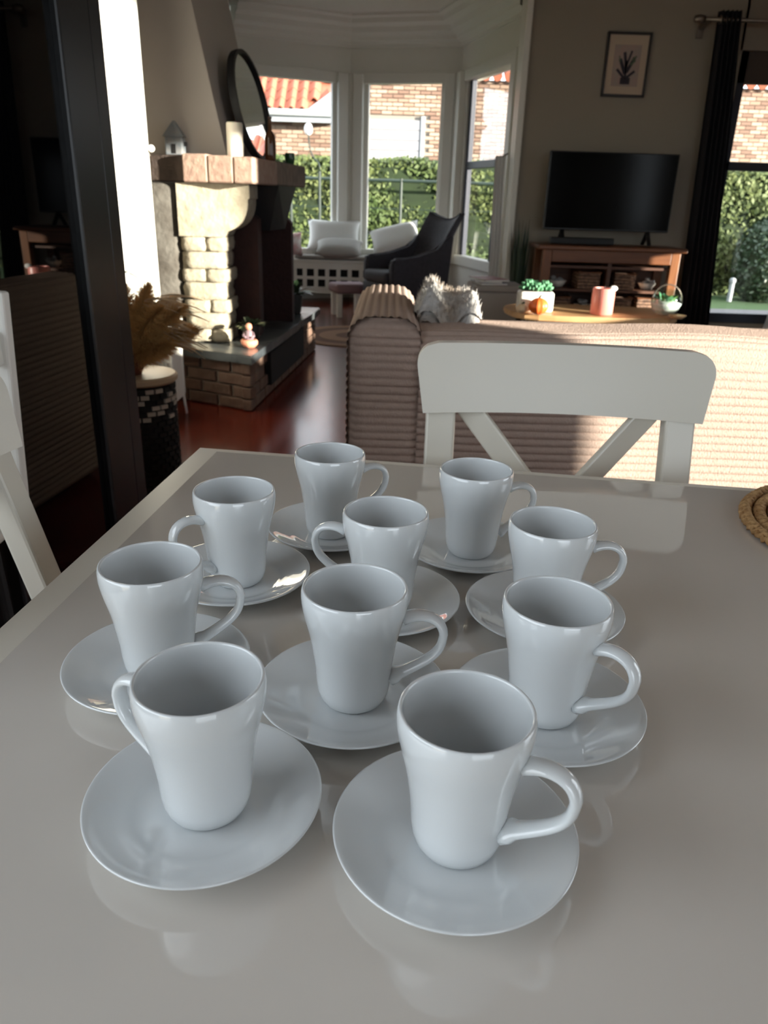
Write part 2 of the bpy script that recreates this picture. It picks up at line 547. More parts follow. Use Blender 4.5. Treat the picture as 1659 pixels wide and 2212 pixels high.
# ---- bay window
P = [Vector((-1.65, 8.69, 0)), Vector((-0.50, 9.22, 0)), Vector((0.655, 8.90, 0)), Vector((1.07, 7.35, 0)), Vector((1.02, 6.95, 0))]
W_TOP, W_BOT = 2.235, 0.50
b = MB()
hb = MB()
for i in range(4):
    a_, c_ = P[i], P[i + 1]
    d = (c_ - a_).normalized()
    nrm = Vector((-d.y, d.x, 0))
    ext = 0.09
    A = a_ - d * (ext if i else 0) + nrm * 0.10
    C = c_ + d * ext + nrm * 0.10
    for z0, z1 in ((0, W_BOT), (W_TOP, CEIL)):
        if i == 3:
            z0, z1 = (0, CEIL)
        hb.beam(A + Vector((0, 0, (z0 + z1) / 2)), C + Vector((0, 0, (z0 + z1) / 2)), z1 - z0, 0.2, side=(0, 0, 1))
        if i == 3:
            break
struct(hb.build('wall_bay', M['wall_white']), 'white parapet and lintel of the bay window')

def inward(i):
    d = (P[i + 1] - P[i]).normalized()
    return d, Vector((d.y, -d.x, 0))
# stepped cornice along the bay
def offset_line(dist):
    out = []
    for k in range(4):
        if k == 0:
            d, n = inward(0); out.append(P[0] + n * dist)
        elif k == 3:
            d, n = inward(2); out.append(P[3] + n * dist)
        else:
            d1, n1 = inward(k - 1); d2, n2 = inward(k)
            nn = (n1 + n2).normalized()
            out.append(P[k] + nn * (dist / nn.dot(n1)))
    return out
prof = [(0.0, 2.53), (0.03, 2.53), (0.035, 2.56), (0.09, 2.585), (0.10, 2.62), (0.17, 2.645), (0.185, 2.69), (0.27, 2.71), (0.285, 2.75), (0.34, 2.76), (0.34, CEIL + 0.01)]
b = MB()
rings = []
for dd, z in prof:
    rings.append([b.bm.verts.new((p.x, p.y, z)) for p in offset_line(dd)])
for k in range(len(rings) - 1):
    for i in range(3):
        b.bm.faces.new((rings[k][i], rings[k][i + 1], rings[k + 1][i + 1], rings[k + 1][i]))
struct(b.build('trim_3', M['trim']), 'stepped white cornice of the bay')

def bay_window(n, i, panes, label, dark=False):
    d, nin = inward(i)
    L = (P[i + 1] - P[i]).length
    e = sempty('window_%d' % n, P[i], label)
    loc = lambda s, z, off=0.0: d * s + nin * (-off) + Vector((0, 0, z))
    m0, m1 = (0.13 if i == 0 else 0.16), L - 0.16
    fm = M['trim']
    MB().beam(loc(m0, W_TOP + 0.02, .02), loc(m1, W_TOP + 0.02, .02), 0.10, 0.10, 0.006, side=(0, 0, 1)).build('frame', fm, e)
    MB().beam(loc(m0, W_BOT - 0.0, .02), loc(m1, W_BOT - 0.0, .02), 0.10, 0.10, 0.006, side=(0, 0, 1)).build('sill', fm, e)
    # outer posts, two steps deep
    for s in ((m0 - 0.055), (m1 + 0.055)):
        MB().beam(loc(s, W_BOT - 0.05, .0), loc(s, W_TOP + 0.06, .0), 0.11, 0.14, 0.008, side=d).build('post', fm, e)
    for s in ((m0 + 0.022), (m1 - 0.022)):
        MB().beam(loc(s, W_BOT, .03), loc(s, W_TOP, .03), 0.045, 0.06, 0.005, side=d).build('sash', fm, e)
    if dark:
        am = M['anthracite']
        MB().beam(loc(m0 + 0.08, W_BOT + .05, .05), loc(m0 + 0.08, W_TOP - .03, .05), 0.07, 0.05, 0.005, side=d).build('dark_sash', am, e)
        MB().beam(loc(m0 + 0.08, 1.43, .05), loc(m1 - .04, 1.43, .05), 0.07, 0.05, 0.005, side=(0, 0, 1)).build('dark_rail', am, e)
        MB().beam(loc(m1 - 0.28, W_BOT + .05, .02), loc(m1 - 0.28, 0.98, .02), 0.14, 0.04, 0.005, side=d).build('dark_panel', am, e)
        MB().sphere(loc(m1 - 0.03, 1.15, -0.03), 0.02, seg=8, rings=6).build('handle', M['chrome'], e, True)
    MB().beam(loc(m0, (W_TOP + W_BOT) / 2, .05), loc(m1, (W_TOP + W_BOT) / 2, .05), W_TOP - W_BOT, 0.006, side=(0, 0, 1)).build('pane', M['glass'], e)
    return e
bay_window(1, 0, 1, 'left pane of the bay window facing the neighbour roof')
bay_window(2, 1, 1, 'centre pane of the bay window facing the brick gable')
bay_window(3, 2, 1, 'right pane of the bay window with a dark inner sash', dark=True)
for k, q in enumerate((1, 2)):
    pass
b = MB()
for q in (1, 2):
    b.lathe([(0.085, W_BOT - .05), (0.085, W_TOP + 0.06)], 8, (P[q].x, P[q].y + .02, 0), True, True)
struct(b.build('trim_4', M['trim']), 'white corner posts of the bay')

# ---- window in the television wall
e = sempty('window_4', (0, 6.80, 0), 'dark framed window right of the black curtain')
X0, X1, Z0, Z1 = 2.62, 3.45, 0.18, 2.22
for nm, a_, c_, wd in (('frame', (X0, 0, 2.11), (X1, 0, 2.11), 0.22), ('frame', (X0, 0, 0.22), (X1, 0, 0.22), 0.08), ('crossbar', (X0, 0, 1.415), (X1, 0, 1.415), 0.065)):
    MB().beam(a_, c_, wd, 0.06, 0.004, side=(0, 0, 1)).build(nm, M['shade'] if wd > .2 else M['anthracite'], e)
for x in (X0 + 0.04, X1 - 0.04):
    MB().beam((x, 0, Z0), (x, 0, Z1), 0.08, 0.06, 0.004, side=(1, 0, 0)).build('frame', M['anthracite'], e)
MB().box(((X0 + X1) / 2, 0.01, (Z0 + Z1) / 2), (X1 - X0, 0.006, Z1 - Z0)).build('pane', M['glass'], e)

def plain_window(n, c, s, axis, label):
    """framed pane filling an opening: c centre, s = (width, height), axis = wall normal"""
    e = sempty('window_%d' % n, c, label)
    w_, h_ = s
    f = lambda a, z, la, lz, t: ((t, la, lz), (0, a, z)) if axis == 'x' else ((la, t, lz), (a, 0, z))
    for a, z, la, lz in ((0, h_ / 2 - .02, w_, .04), (0, -h_ / 2 + .02, w_, .04), (w_ / 2 - .015, 0, .03, h_), (-w_ / 2 + .015, 0, .03, h_)):
        sz, ps = f(a, z, la, lz, .06)
        MB().box(ps, sz).build('frame', M['trim'], e)
    sz, ps = f(0, 0, w_ - .04, h_ - .06, .005)
    MB().box(ps, sz).build('pane', M['glass'], e)
plain_window(5, (1.45, -3.1, 1.5), (2.3, 1.6), 'y', 'unseen wide window behind the table, added for sky light')
plain_window(6, (-1.56, -0.8, 1.54), (2.8, 1.64), 'x', 'wide window in the left wall before the cabinet')
plain_window(7, (3.60, 0.89, 1.65), (1.12, 2.06), 'x', 'unseen tall window in the right wall, shaped for the sun on sofa and pier')
plain_window(8, (3.60, 1.65, 1.37), (0.40, 1.50), 'x', 'unseen narrow window in the right wall, shaped for the sun on the mantel end')
plain_window(9, (3.60, 3.60, 1.10), (0.90, 0.70), 'x', 'unseen low window in the right wall, shaped for the sun on the coffee table')
plain_window(10, (3.60, 5.35, 0.745), (0.30, 0.59), 'x', 'unseen small low window in the right wall, shaped for the sun on the television cabinet')

# ================================================================ OUTSIDE
GZ = -0.15
struct(MB().box((3, 0, -0.30), (90, 90, 0.1)).build('ground', M['pavement']), 'paved ground around the house')
struct(MB().box((5, 8.8, GZ - 0.05), (24, 3.4, 0.1)).build('pavement', M['pavement']), 'grey paved strip outside the window')
struct(MB().box((3, 24, GZ - 0.06), (60, 27.2, 0.1)).build('lawn', M['grass']), 'green lawn between paving and hedge')
# hedge
hx0, hx1, hy0, hz = -5.0, 11.0, 12.2, 1.60
e = thing('hedge', (0, 0, 0), 'long clipped green hedge across the garden outside the windows', 'hedge')
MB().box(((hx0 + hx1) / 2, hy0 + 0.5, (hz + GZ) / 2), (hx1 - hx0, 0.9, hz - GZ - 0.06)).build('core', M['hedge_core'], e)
def leaf_cloud(name, n, gen, size, material, parent):
    vs, fs = [], []
    for i in range(n):
        c, nr = gen()
        s = size * random.uniform(0.6, 1.25)
        a = Vector((random.uniform(-1, 1), random.uniform(-1, 1), random.uniform(-1, 1))) + nr * 1.2
        a.normalize()
        u = a.orthogonal().normalized()
        v = a.cross(u)
        an = random.uniform(0, 6.28)
        u, v = u * math.cos(an) + v * math.sin(an), v * math.cos(an) - u * math.sin(an)
        k = len(vs)
        vs += [c - u * s * .5, c - v * s * .28 , c + u * s * .5, c + v * s * .28]
        fs.append((k, k + 1, k + 2, k + 3))
    me = D.meshes.new(name)
    me.from_pydata([tuple(x) for x in vs], [], fs)
    me.materials.append(material)
    o = D.objects.new(name, me)
    COL.objects.link(o)
    o.parent = parent
    o['kind'] = 'stuff'
    return o
def hedge_gen():
    x = random.uniform(hx0, hx1)
    wob = 0.05 * math.sin(x * 2.3) + 0.04 * math.sin(x * 5.1 + 1)
    if random.random() < 0.82:
        z = random.uniform(GZ, hz)
        return Vector((x, hy0 + 0.03 + wob * 0.8 + 0.05 * math.sin(z * 6 + x * 3) + random.uniform(-.05, .05), z)), Vector((0, -1, 0.2))
    return Vector((x, random.uniform(hy0, hy0 + .9), hz + wob * .4 + random.uniform(-.04, .04))), Vector((0, -.3, 1))
leaf_cloud('leaves', 42000, hedge_gen, 0.085, M['hedge_leaf'], e)
# a darker bush standing before the hedge on the right
e = thing('bush', (5.45, 11.6, GZ), 'dark round bush before the hedge, seen through the right window', 'bush')
MB().sphere((0, 0, 0.55), 0.5, (0.9, 0.7, 1.15), 14, 10, 0.08).build('core', M['hedge_core'], e)
def bush_gen():
    a = Vector((random.gauss(0, 1), random.gauss(0, 1), random.gauss(0, 1))).normalized()
    return Vector((a.x * .5, a.y * .4, .55 + a.z * .62)), a
leaf_cloud('leaves', 2500, bush_gen, 0.075, M['leaf_dark'], e)
e = thing('garden_post', (4.90, 11.4, GZ), 'small pale post standing in the lawn', 'post')
MB().lathe([(0.035, 0), (0.035, 0.26), (0.045, 0.27), (0.045, 0.31), (0.02, 0.33)], 12, cap0=True, cap1=True).build('shaft', M['gutter'], e, True, 40)

# wire fence before the hedge
e = thing('wire_fence', (0, 11.75, GZ), 'thin dark green wire fence in front of the hedge', 'fence')
for x in (-4.3, -2.9, -1.47, 0.10, 1.55, 3.0):
    MB().tube([(x, 0, 0), (x, 0, 1.5)], 0.022, 8).build('post', M['fence'], e)
MB().tube([(-4.3, 0, 1.47), (3.0, 0, 1.47)], 0.022, 8).build('rail', M['fence'], e)
for z in (0.35, 0.75, 1.1):
    MB().tube([(-4.3, 0, z), (3.0, 0, z)], 0.006, 6).build('wire', M['fence'], e)

# neighbour's house
house = thing('house', (0, 0, 0), 'brick house beyond the hedge with orange tiled roof and white gutter', 'house')
YW = 17.5
walls = [(-5.0, -1.10, 16.9, 2.62), (-1.10, 9.5, YW, 3.34)]
b = MB()
b.box((-3.1, 17.6, 1.2), (4.0, 1.36, 2.7)).box((4.2, YW + 0.6, 1.6), (10.6, 1.18, 3.48))
b.build('wall', M['mortar_out'], house)
# bricks: individual ones in the panes, the others joined
bw, bh, gp = 0.21, 0.063, 0.012
proto = {}
for k in ('house_brick', 'house_brick_b', 'house_brick_c'):
    q = MB().box((0, 0, 0), (bw, 0.05, bh), 0, 0.006, seg=1)
    me = D.meshes.new('brick')
    bmesh.ops.recalc_face_normals(q.bm, faces=q.bm.faces[:])
    q.bm.to_mesh(me); q.bm.free()
    me.materials.append(M[k])
    proto[k] = me
rest = {k: MB() for k in proto}
nb = 0
spans = [(-0.75, 1.18, YW, 1.62, 3.32, 0), (1.30, 2.95, YW, 1.62, 3.32, 1), (-2.95, -1.12, 16.9, 1.62, 2.45, 1), (6.6, 8.2, YW, 1.62, 3.32, 2)]
for (x0, x1, yy, z0, z1, pr) in spans:
    row = 0
    z = z0
    while z < z1:
        x = x0 + (0.11 if row % 2 else 0)
        while x < x1:
            if not (pr == 0 and x < 0.52 and 1.6 < z < 2.64):
                k = random.choices(list(proto), (5, 3, 4))[0]
                if pr == 0 and nb < 170 or pr == 1 and nb < 300:
                    o = D.objects.new('brick', proto[k])
                    COL.objects.link(o)
                    o.parent = house
                    o.location = (x + bw / 2, yy - 0.012 + random.uniform(-.004, .004), z + bh / 2)
                    nb += 1
                else:
                    rest[k].box((x + bw / 2, yy - 0.012 + random.uniform(-.004, .004), z + bh / 2), (bw, 0.05, bh))
            x += bw + gp
        z += bh + gp
        row += 1
for k in rest:
    o = rest[k].build('brickwork', M[k], house)
    o['kind'] = 'stuff'
# pale garage door
b = MB()
for j in range(5):
    b.box((-0.27, YW - 0.02, 1.72 + j * 0.19), (1.55, 0.05, 0.183), bevel=0.006)
b.build('garage_door', M['render'], house)
MB().box((0.55, YW - 0.03, 2.1), (0.08, 0.08, 1.1), bevel=.005).build('door_frame', M['gutter'], house)
# gutter, fascia and roof of the left wing
MB().tube([(-5.0, 16.42, 2.56), (-1.1, 16.42, 2.56)], 0.06, 10).build('gutter', M['gutter'], house, True)
MB().box((-3.05, 16.5, 2.48), (3.9, 0.04, 0.16)).build('fascia', M['gutter'], house)
# gable verge, a pale triangle that closes the wing on the right
b = MB()
b.add([(-1.08, 16.4, 2.42), (-1.08, 17.49, 3.42), (-1.08, 17.49, 2.42), (-1.75, 16.45, 2.60), (-1.12, 16.9, 3.10), (-1.12, 16.45, 2.60)],
      [(0, 2, 1), (3, 5, 4)])
b.build('verge', M['render'], house)
tw, tl, pitch = 0.21, 0.30, R(38)
tm = D.meshes.new('roof_tile')
q = MB()
def tile_fn(u, v):
    x = (u - 0.5) * (tw * 1.06)
    zz = 0.045 * math.cos((u - 0.5) * 2 * math.pi) + 0.012 * (1 - v)
    return Vector((x, v * tl * 1.15, zz))
q.grid(tile_fn, 8, 1)
q.grid(lambda u, v: tile_fn(u, 0) - Vector((0, 0, 0.02 * v)), 8, 1)
bmesh.ops.recalc_face_normals(q.bm, faces=q.bm.faces[:])
q.bm.to_mesh(tm); q.bm.free()
tm.materials.append(M['roof_tile'])
for c in range(17):
    for r_ in range(5):
        o = D.objects.new('roof_tile', tm)
        COL.objects.link(o)
        o.parent = house
        s = r_ * tl
        o.location = (-4.55 + c * tw, 16.40 + s * math.cos(pitch), 2.62 + s * math.sin(pitch))
        o.rotation_euler = (pitch, 0, 0)
        if o.location.x > -1.15 - (0.55 - s * 0.45) * 0.9:
            D.objects.remove(o)
MB().beam((-3.1, 16.45, 2.57), (-3.1, 17.7, 2.57 + 1.25 * math.tan(pitch)), 4.0, 0.03, side=(1, 0, 0)).build('roof', M['roof_tile'], house)
b = MB()
for j in range(46):
    q0 = -1.0 + j * 0.23
    b.tube([(q0, YW - 0.22, 3.38), (q0, YW + 0.5, 3.85)], 0.10, 8)
o = b.build('verge_tiles', M['roof_tile'], house)
o['kind'] = 'stuff'

# garden lamp seen through the left pane
e = thing('garden_lamp', (-1.02, 11.3, GZ), 'white globe garden lamp on a curved dark bracket outside left pane', 'lamp')
MB().tube([(0, 0, 0), (0, 0, 1.55)] , 0.02, 8).build('pole', M['fence'], e)
MB().tube(bez((0, 0, 1.55), (0.02, 0, 1.75), (-0.14, 0, 1.6), (-0.15, 0, 2.0), 8), 0.01, 8).build('bracket', M['fence'], e, True)
MB().sphere((-0.15, 0, 2.06), 0.07, (0.8, 0.8, 1.1)).build('globe', M['white_fabric'], e, True)

# ================================================================ FIREPLACE
fp = thing('fireplace', (0, 0, 0), 'stone fireplace with raised brick hearth and tapering plaster chimney hood', 'fireplace')
HZ = 0.31
base = [(-0.735, 4.02), (-0.565, 5.90), (-1.62, 6.0), (-1.62, 4.46)]
inn = [(-0.765, 4.055), (-0.60, 5.86), (-1.62, 5.96), (-1.62, 4.50)]
MB().prism(inn, 0, HZ - 0.05).build('hearth_core', M['mortar'], fp)
# bricks around the hearth
bl = D.meshes.new('brick')
q = MB().box((0, 0, 0), (0.20, 0.05, 0.058), 0, 0.004, seg=1)
bmesh.ops.recalc_face_normals(q.bm, faces=q.bm.faces[:])
q.bm.to_mesh(bl); q.bm.free(); bl.materials.append(M['brick_hearth'])
def lay_bricks(a_, c_, rows, skip=None):
    a_, c_ = Vector(a_), Vector(c_)
    d = (c_ - a_)
    L = d.length
    d.normalize()
    nrm = Vector((d.y, -d.x))
    for r_ in range(rows):
        s = 0.0 if r_ % 2 else -0.10
        while s < L - 0.02:
            s0, s1 = max(s, 0), min(s + 0.20, L)
            if s1 - s0 > 0.03 and not (skip and skip(s0, s1, r_)):
                o = D.objects.new('brick', bl)
                COL.objects.link(o)
                o.parent = fp
                mid = a_ + d * ((s0 + s1) / 2) - Vector((-nrm.x, -nrm.y)) * (-0.028)
                o.location = (mid.x, mid.y, 0.034 + r_ * 0.0655)
                o.scale = ((s1 - s0 - 0.008) / 0.20, 1, 1)
                o.rotation_euler = (0, 0, math.atan2(d.y, d.x))
            s += 0.21
lay_bricks((-1.60, 4.46), (-0.735, 4.02), 4)
lay_bricks((-0.735, 4.02), (-0.565, 5.90), 4, skip=lambda s0, s1, r_: 0.35 < (s0 + s1) / 2 < 1.35 and r_ >= 1)
MB().box((-0.655, 4.87, 0.16), (0.03, 0.95, 0.19), rz=-R(5.2)).build('wood_niche', M['soot'], fp)
# slate slab with a wavy, chipped front edge
poly = []
def edge(a_, c_, n, amp):
    for i in range(n):
        t = i / n
        x = a_[0] + (c_[0] - a_[0]) * t
        y = a_[1] + (c_[1] - a_[1]) * t
        poly.append((x + random.uniform(-amp, amp) * (i > 0), y + random.uniform(-amp, amp) * (i > 0)))
edge((-1.65, 4.42), (-0.72, 3.985), 10, 0.008)
edge((-0.72, 3.985), (-0.535, 5.94), 14, 0.006)
edge((-0.535, 5.94), (-1.65, 6.03), 2, 0)
poly.append((-1.65, 6.03))
sl_ = MB().prism(poly, HZ - 0.045, HZ)
bmesh.ops.bevel(sl_.bm, geom=[x for x in sl_.bm.edges if abs(x.verts[0].co.z - x.verts[1].co.z) < 1e-5 and x.verts[0].co.z > HZ - .01], offset=0.008, segments=2, affect='EDGES')
sl_.build('hearth_slab', M['slate'], fp)

# near jamb: grey recessed column and individually laid cream stones facing the camera
jm = lambda z: -0.912
MB().box((-1.242, 4.50, 0.725), (0.175, 0.29, 0.83), bevel=0.035, seg=3).build('side_column', M['stone_grey_shaded'], fp, True)
zs = [0.311, 0.385, 0.475, 0.545, 0.64, 0.71, 0.80, 0.876]
k = 0
for i in range(len(zs) - 1):
    z0, z1 = zs[i] + 0.001, zs[i + 1] - 0.001
    cuts = [-1.15, -0.905 + random.uniform(-0.012, 0.012)] if i % 2 else [-1.15, -1.02 + random.uniform(-.02, .02), -0.905 + random.uniform(-.012, .012)]
    for j in range(len(cuts) - 1):
        x0, x1 = cuts[j] + 0.001, cuts[j + 1] - 0.001
        q = MB()
        t = bmesh.new()
        bmesh.ops.create_cube(t, size=1)
        bmesh.ops.subdivide_edges(t, edges=t.edges[:], cuts=3, use_grid_fill=True)
        for v in t.verts:
            f = v.co * 1.0
            ln = max(abs(f.x), abs(f.y), abs(f.z))
            rr = f.length
            f = f * (1 - 0.06 * (rr / 0.866) ** 4) + Vector([random.uniform(-.025, .025) for _ in range(3)])
            v.co = f
        q._merge(t, Matrix.Translation(((x0 + x1) / 2, 4.475, (z0 + z1) / 2)) @ Matrix.Diagonal((x1 - x0, 0.27, z1 - z0, 1)))
        q.build('stone', M['stone'], fp, True)
# corbel carved in profile, on top of the stones
prof = [(-1.15, 1.143), (-0.765, 1.143), (-0.765, 1.075), (-0.775, 1.07), (-0.775, 1.045)] + \
       bez((-0.775, 1.045), (-0.785, 0.96), (-0.83, 0.925), (-0.895, 0.905), 8) + [(-0.91, 0.878), (-1.15, 0.878)]
T = Matrix(((1, 0, 0, 0), (0, 0, 1, 0), (0, 1, 0, 0), (0, 0, 0, 1)))
cb = MB().prism(prof, 4.335, 4.61, T)
cb.build('corbel', M['stone'], fp)
# far jamb and corbel
MB().box((-1.03, 5.42, 0.60), (0.40, 0.22, 0.57), bevel=0.015).build('far_jamb', M['stone_brown'], fp)
MB().prism(prof, 5.32, 5.53, T).build('far_corbel', M['stone_brown'], fp)
# firebox
MB().box((-1.42, 4.95, 0.72), (0.3, 0.9, 0.84)).build('firebox_back', M['soot'], fp)
wing = [(-0.97, 0.311), (-0.775, 0.311), (-0.775, 0.965), (-0.80, 0.985), (-0.84, 0.955), (-0.97, 0.90)]
MB().prism(wing, 4.63, 4.76, T).build('brick_wing', M['brick_dark'], fp)
wing = [(-0.87, 0.311), (-0.655, 0.311), (-0.655, 0.93), (-0.69, 0.97), (-0.76, 0.985), (-0.87, 0.98)]
MB().prism(wing, 5.20, 5.31, T).build('brick_wing', M['brick_dark'], fp)
b = MB()
b.add([(-1.2, 4.66, 1.145), (-0.66, 4.70, 1.145), (-0.63, 5.28, 1.145), (-1.2, 5.28, 1.145), (-1.2, 4.80, 0.88), (-0.73, 4.80, 0.90), (-0.68, 5.10, 0.90), (-1.2, 5.10, 0.88)],
      [(0, 1, 2, 3), (4, 7, 6, 5), (0, 4, 5, 1), (1, 5, 6, 2), (2, 6, 7, 3), (3, 7, 4, 0)])
b.build('smoke_hood', M['iron'], fp)
MB().box((-0.86, 4.93, 0.62), (0.02, 0.09, 0.62)).build('fire_door', M['iron'], fp)
# mantel shelf in stone blocks
MZ0, MZ1 = 1.146, 1.275
def mantel_block(a, b_, c, d, mt, nm='stone', dz=0.0):
    q = MB().prism([a, b_, c, d], MZ0, MZ1 + dz)
    bmesh.ops.bevel(q.bm, geom=q.bm.edges[:], offset=0.007, segments=1, affect='EDGES')
    q.build(nm, mt, fp)
mantel_block((-1.30, 4.405), (-1.105, 4.345), (-1.06, 4.75), (-1.30, 4.76), M['stone_shaded'])
mantel_block((-1.100, 4.300), (-0.965, 4.268), (-0.93, 4.75), (-1.055, 4.75), M['stone_pink'], dz=0.006)
mantel_block((-0.960, 4.267), (-0.825, 4.232), (-0.80, 4.75), (-0.925, 4.75), M['stone_pink'])
mantel_block((-0.820, 4.231), (-0.718, 4.205), (-0.670, 4.75), (-0.795, 4.75), M['stone_pink'], dz=-0.004)
mantel_block((-1.30, 4.76), (-0.672, 4.755), (-0.632, 5.15), (-1.30, 5.15), M['stone_brown'])
mantel_block((-1.30, 5.155), (-0.632, 5.155), (-0.597, 5.56), (-1.30, 5.58), M['stone_brown'])
# tapering hood to the ceiling
b = MB()
hb_ = [(-1.62, 4.50), (-0.905, 4.50), (-0.845, 5.50), (-1.62, 5.52)]
def hx(p, z):
    return p - 0.21 * (z - 1.275)
v0 = [(-1.66, 4.50, MZ1), (-0.905, 4.50, MZ1), (-0.862, 5.44, MZ1), (-1.66, 5.44, MZ1)]
zt = CEIL
v1 = [(-1.66, 4.54, zt), (hx(-0.905, zt), 4.54, zt), (hx(-0.845, zt), 5.40, zt), (-1.66, 5.40, zt)]
b.add(v0 + v1, [(0, 3, 2, 1), (4, 5, 6, 7), (0, 1, 5, 4), (1, 2, 6, 5), (2, 3, 7, 6), (3, 0, 4, 7)])
b.build('chimney_hood', M['hood'], fp)

# objects on the mantel
e = thing('wall_mirror', (-0.838, 4.90, MZ1 + 0.285), 'round mirror in thin black frame leaning on the chimney hood', 'mirror')
Tm = Matrix.Rotation(R(8.5), 4, 'Z').inverted() @ Matrix.Rotation(R(90 - 11), 4, 'Y')
MB().lathe([(0.001, -0.004), (0.265, -0.004), (0.265, 0.006), (0.001, 0.006)], 48, mtx=Tm).build('glass', M['mirror'], e)
MB().lathe([(0.262, -0.018), (0.284, -0.018), (0.286, 0.0), (0.284, 0.022), (0.266, 0.022), (0.264, 0.0), (0.262, -0.018)], 64, mtx=Tm).build('frame', M['iron'], e, True, 40)
e = thing('pillar_candle', (-0.832, 4.36, MZ1 + 0.001), 'thick cream pillar candle on the mantel in front of mirror', 'candle')
MB().lathe([(0.001, 0), (0.041, 0), (0.042, 0.01), (0.042, 0.150), (0.039, 0.158), (0.032, 0.156), (0.018, 0.148), (0.001, 0.147)], 28).build('wax', M['wax'], e, True, 50)
MB().tube([(0, 0, 0.145), (0.002, 0, 0.168)], 0.0018, 6).build('wick', M['iron'], e)
e = thing('house_ornament', (-1.165, 4.44, MZ1 + 0.001), 'small grey ceramic house ornament with pointed roof on the mantel', 'ornament')
MB().box((0, 0, 0.045), (0.095, 0.07, 0.09), bevel=0.008).build('walls', M['shaded_grey_ceramic'], e)
MB().add
b = MB(); b.add([(-.055, -.04, .088), (.055, -.04, .088), (.055, .04, .088), (-.055, .04, .088), (-.006, 0, .165), (.006, 0, .165)], [(0, 1, 5, 4), (1, 2, 5), (2, 3, 4, 5), (3, 0, 4), (0, 3, 2, 1)])
b.build('roof', M['shaded_grey_ceramic'], e)
MB().box((0.0, -0.036, 0.03), (0.022, 0.004, 0.045)).build('door', M['iron'], e)
MB().box((0.052, 0.0, 0.055), (0.018, 0.018, 0.02)).build('chimney_pot', M['iron'], e)
e = thing('bottle', (-0.712, 4.78, MZ1 + 0.001), 'slim brown glass bottle standing on the mantel right of mirror', 'bottle')
MB().lathe([(0.001, 0), (0.029, 0), (0.031, 0.008), (0.031, 0.115), (0.026, 0.135), (0.011, 0.155), (0.010, 0.215), (0.013, 0.217), (0.013, 0.225), (0.001, 0.225)], 24).build('glass', M['brown_glass'], e, True, 50)
MB().lathe([(0.0325, 0.03), (0.0325, 0.085)], 24).build('paper_band', M['brown_glass'], e, True)
e = thing('votive_glass', (-0.655, 5.20, MZ1 + 0.001), 'small dark green votive glass at the far end of the mantel', 'candle holder')
MB().lathe([(0.001, 0), (0.026, 0), (0.032, 0.03), (0.030, 0.062), (0.027, 0.062), (0.026, 0.02), (0.001, 0.015)], 20).build('glass', M['green_glass'], e, True, 50)
MB().lathe([(0.001, 0.02), (0.022, 0.02), (0.022, 0.04), (0.001, 0.042)], 16).build('tealight', M['wax'], e)

# objects on the hearth
def foliage_plant(name, loc, label, cat, pot_r, pot_h, potm, n, length, width, leafm, bend=0.4, spread=1.0, second=None, group=None):
    e = thing(name, loc, label, cat, group)
    MB().lathe([(0.001, 0), (pot_r * 0.72, 0), (pot_r * 0.8, pot_h * 0.1), (pot_r, pot_h * 0.92), (pot_r, pot_h), (pot_r * 0.9, pot_h), (pot_r * 0.86, pot_h * 0.88), (0.001, pot_h * 0.86)], 24).build('pot', potm, e, True, 50)
    for i in range(n):
        a = 2.4 * i + random.uniform(-.2, .2)
        el = random.uniform(0.25, 1.25)
        d = (math.cos(a) * math.cos(el) * spread, math.sin(a) * math.cos(el) * spread, math.sin(el))
        b = MB().leaf((math.cos(a) * pot_r * .25, math.sin(a) * pot_r * .25, pot_h * .88), d, length * random.uniform(.7, 1.1), width, bend)
        b.build('leaf', second if (second and i % 3 == 0) else leafm, e, True)
    return e
foliage_plant('potted_plant', (-0.80, 4.44, HZ + 0.001), 'small leafy plant with pale variegated leaves in dark pot on the hearth', 'plant', 0.055, 0.095, M['pot_dark'], 34, 0.095, 0.035, M['leaf_dark'], second=M['leaf_white'])
foliage_plant('potted_plant', (-0.70, 5.62, HZ + 0.001), 'green plant in dark pot at the far end of hearth', 'plant', 0.07, 0.14, M['pot_dark'], 26, 0.19, 0.05, M['leaf_dark'])
e = thing('figurine', (-0.775, 4.235, HZ + 0.001), 'small seated mauve figurine on a salmon pink bowl at hearth corner', 'figurine')
MB().lathe([(0.001, 0), (0.030, 0), (0.046, 0.018), (0.048, 0.034), (0.040, 0.046), (0.034, 0.040), (0.001, 0.036)], 24, lobes=8, amp=0.12).build('bowl', M['salmon'], e, True)
MB().lathe([(0.001, 0.036), (0.028, 0.038), (0.026, 0.06), (0.020, 0.085), (0.010, 0.098), (0.001, 0.099)], 18).build('body', M['mauve'], e, True)
MB().sphere((0, 0, 0.112), 0.018, (1, 1, 1.15)).build('head', M['salmon'], e, True)
for s in (-1, 1):
    MB().tube([(s * .022, 0, .082), (s * .030, -.014, .064), (s * .012, -.028, .058)], 0.006, 8).build('arm', M['mauve'], e, True)

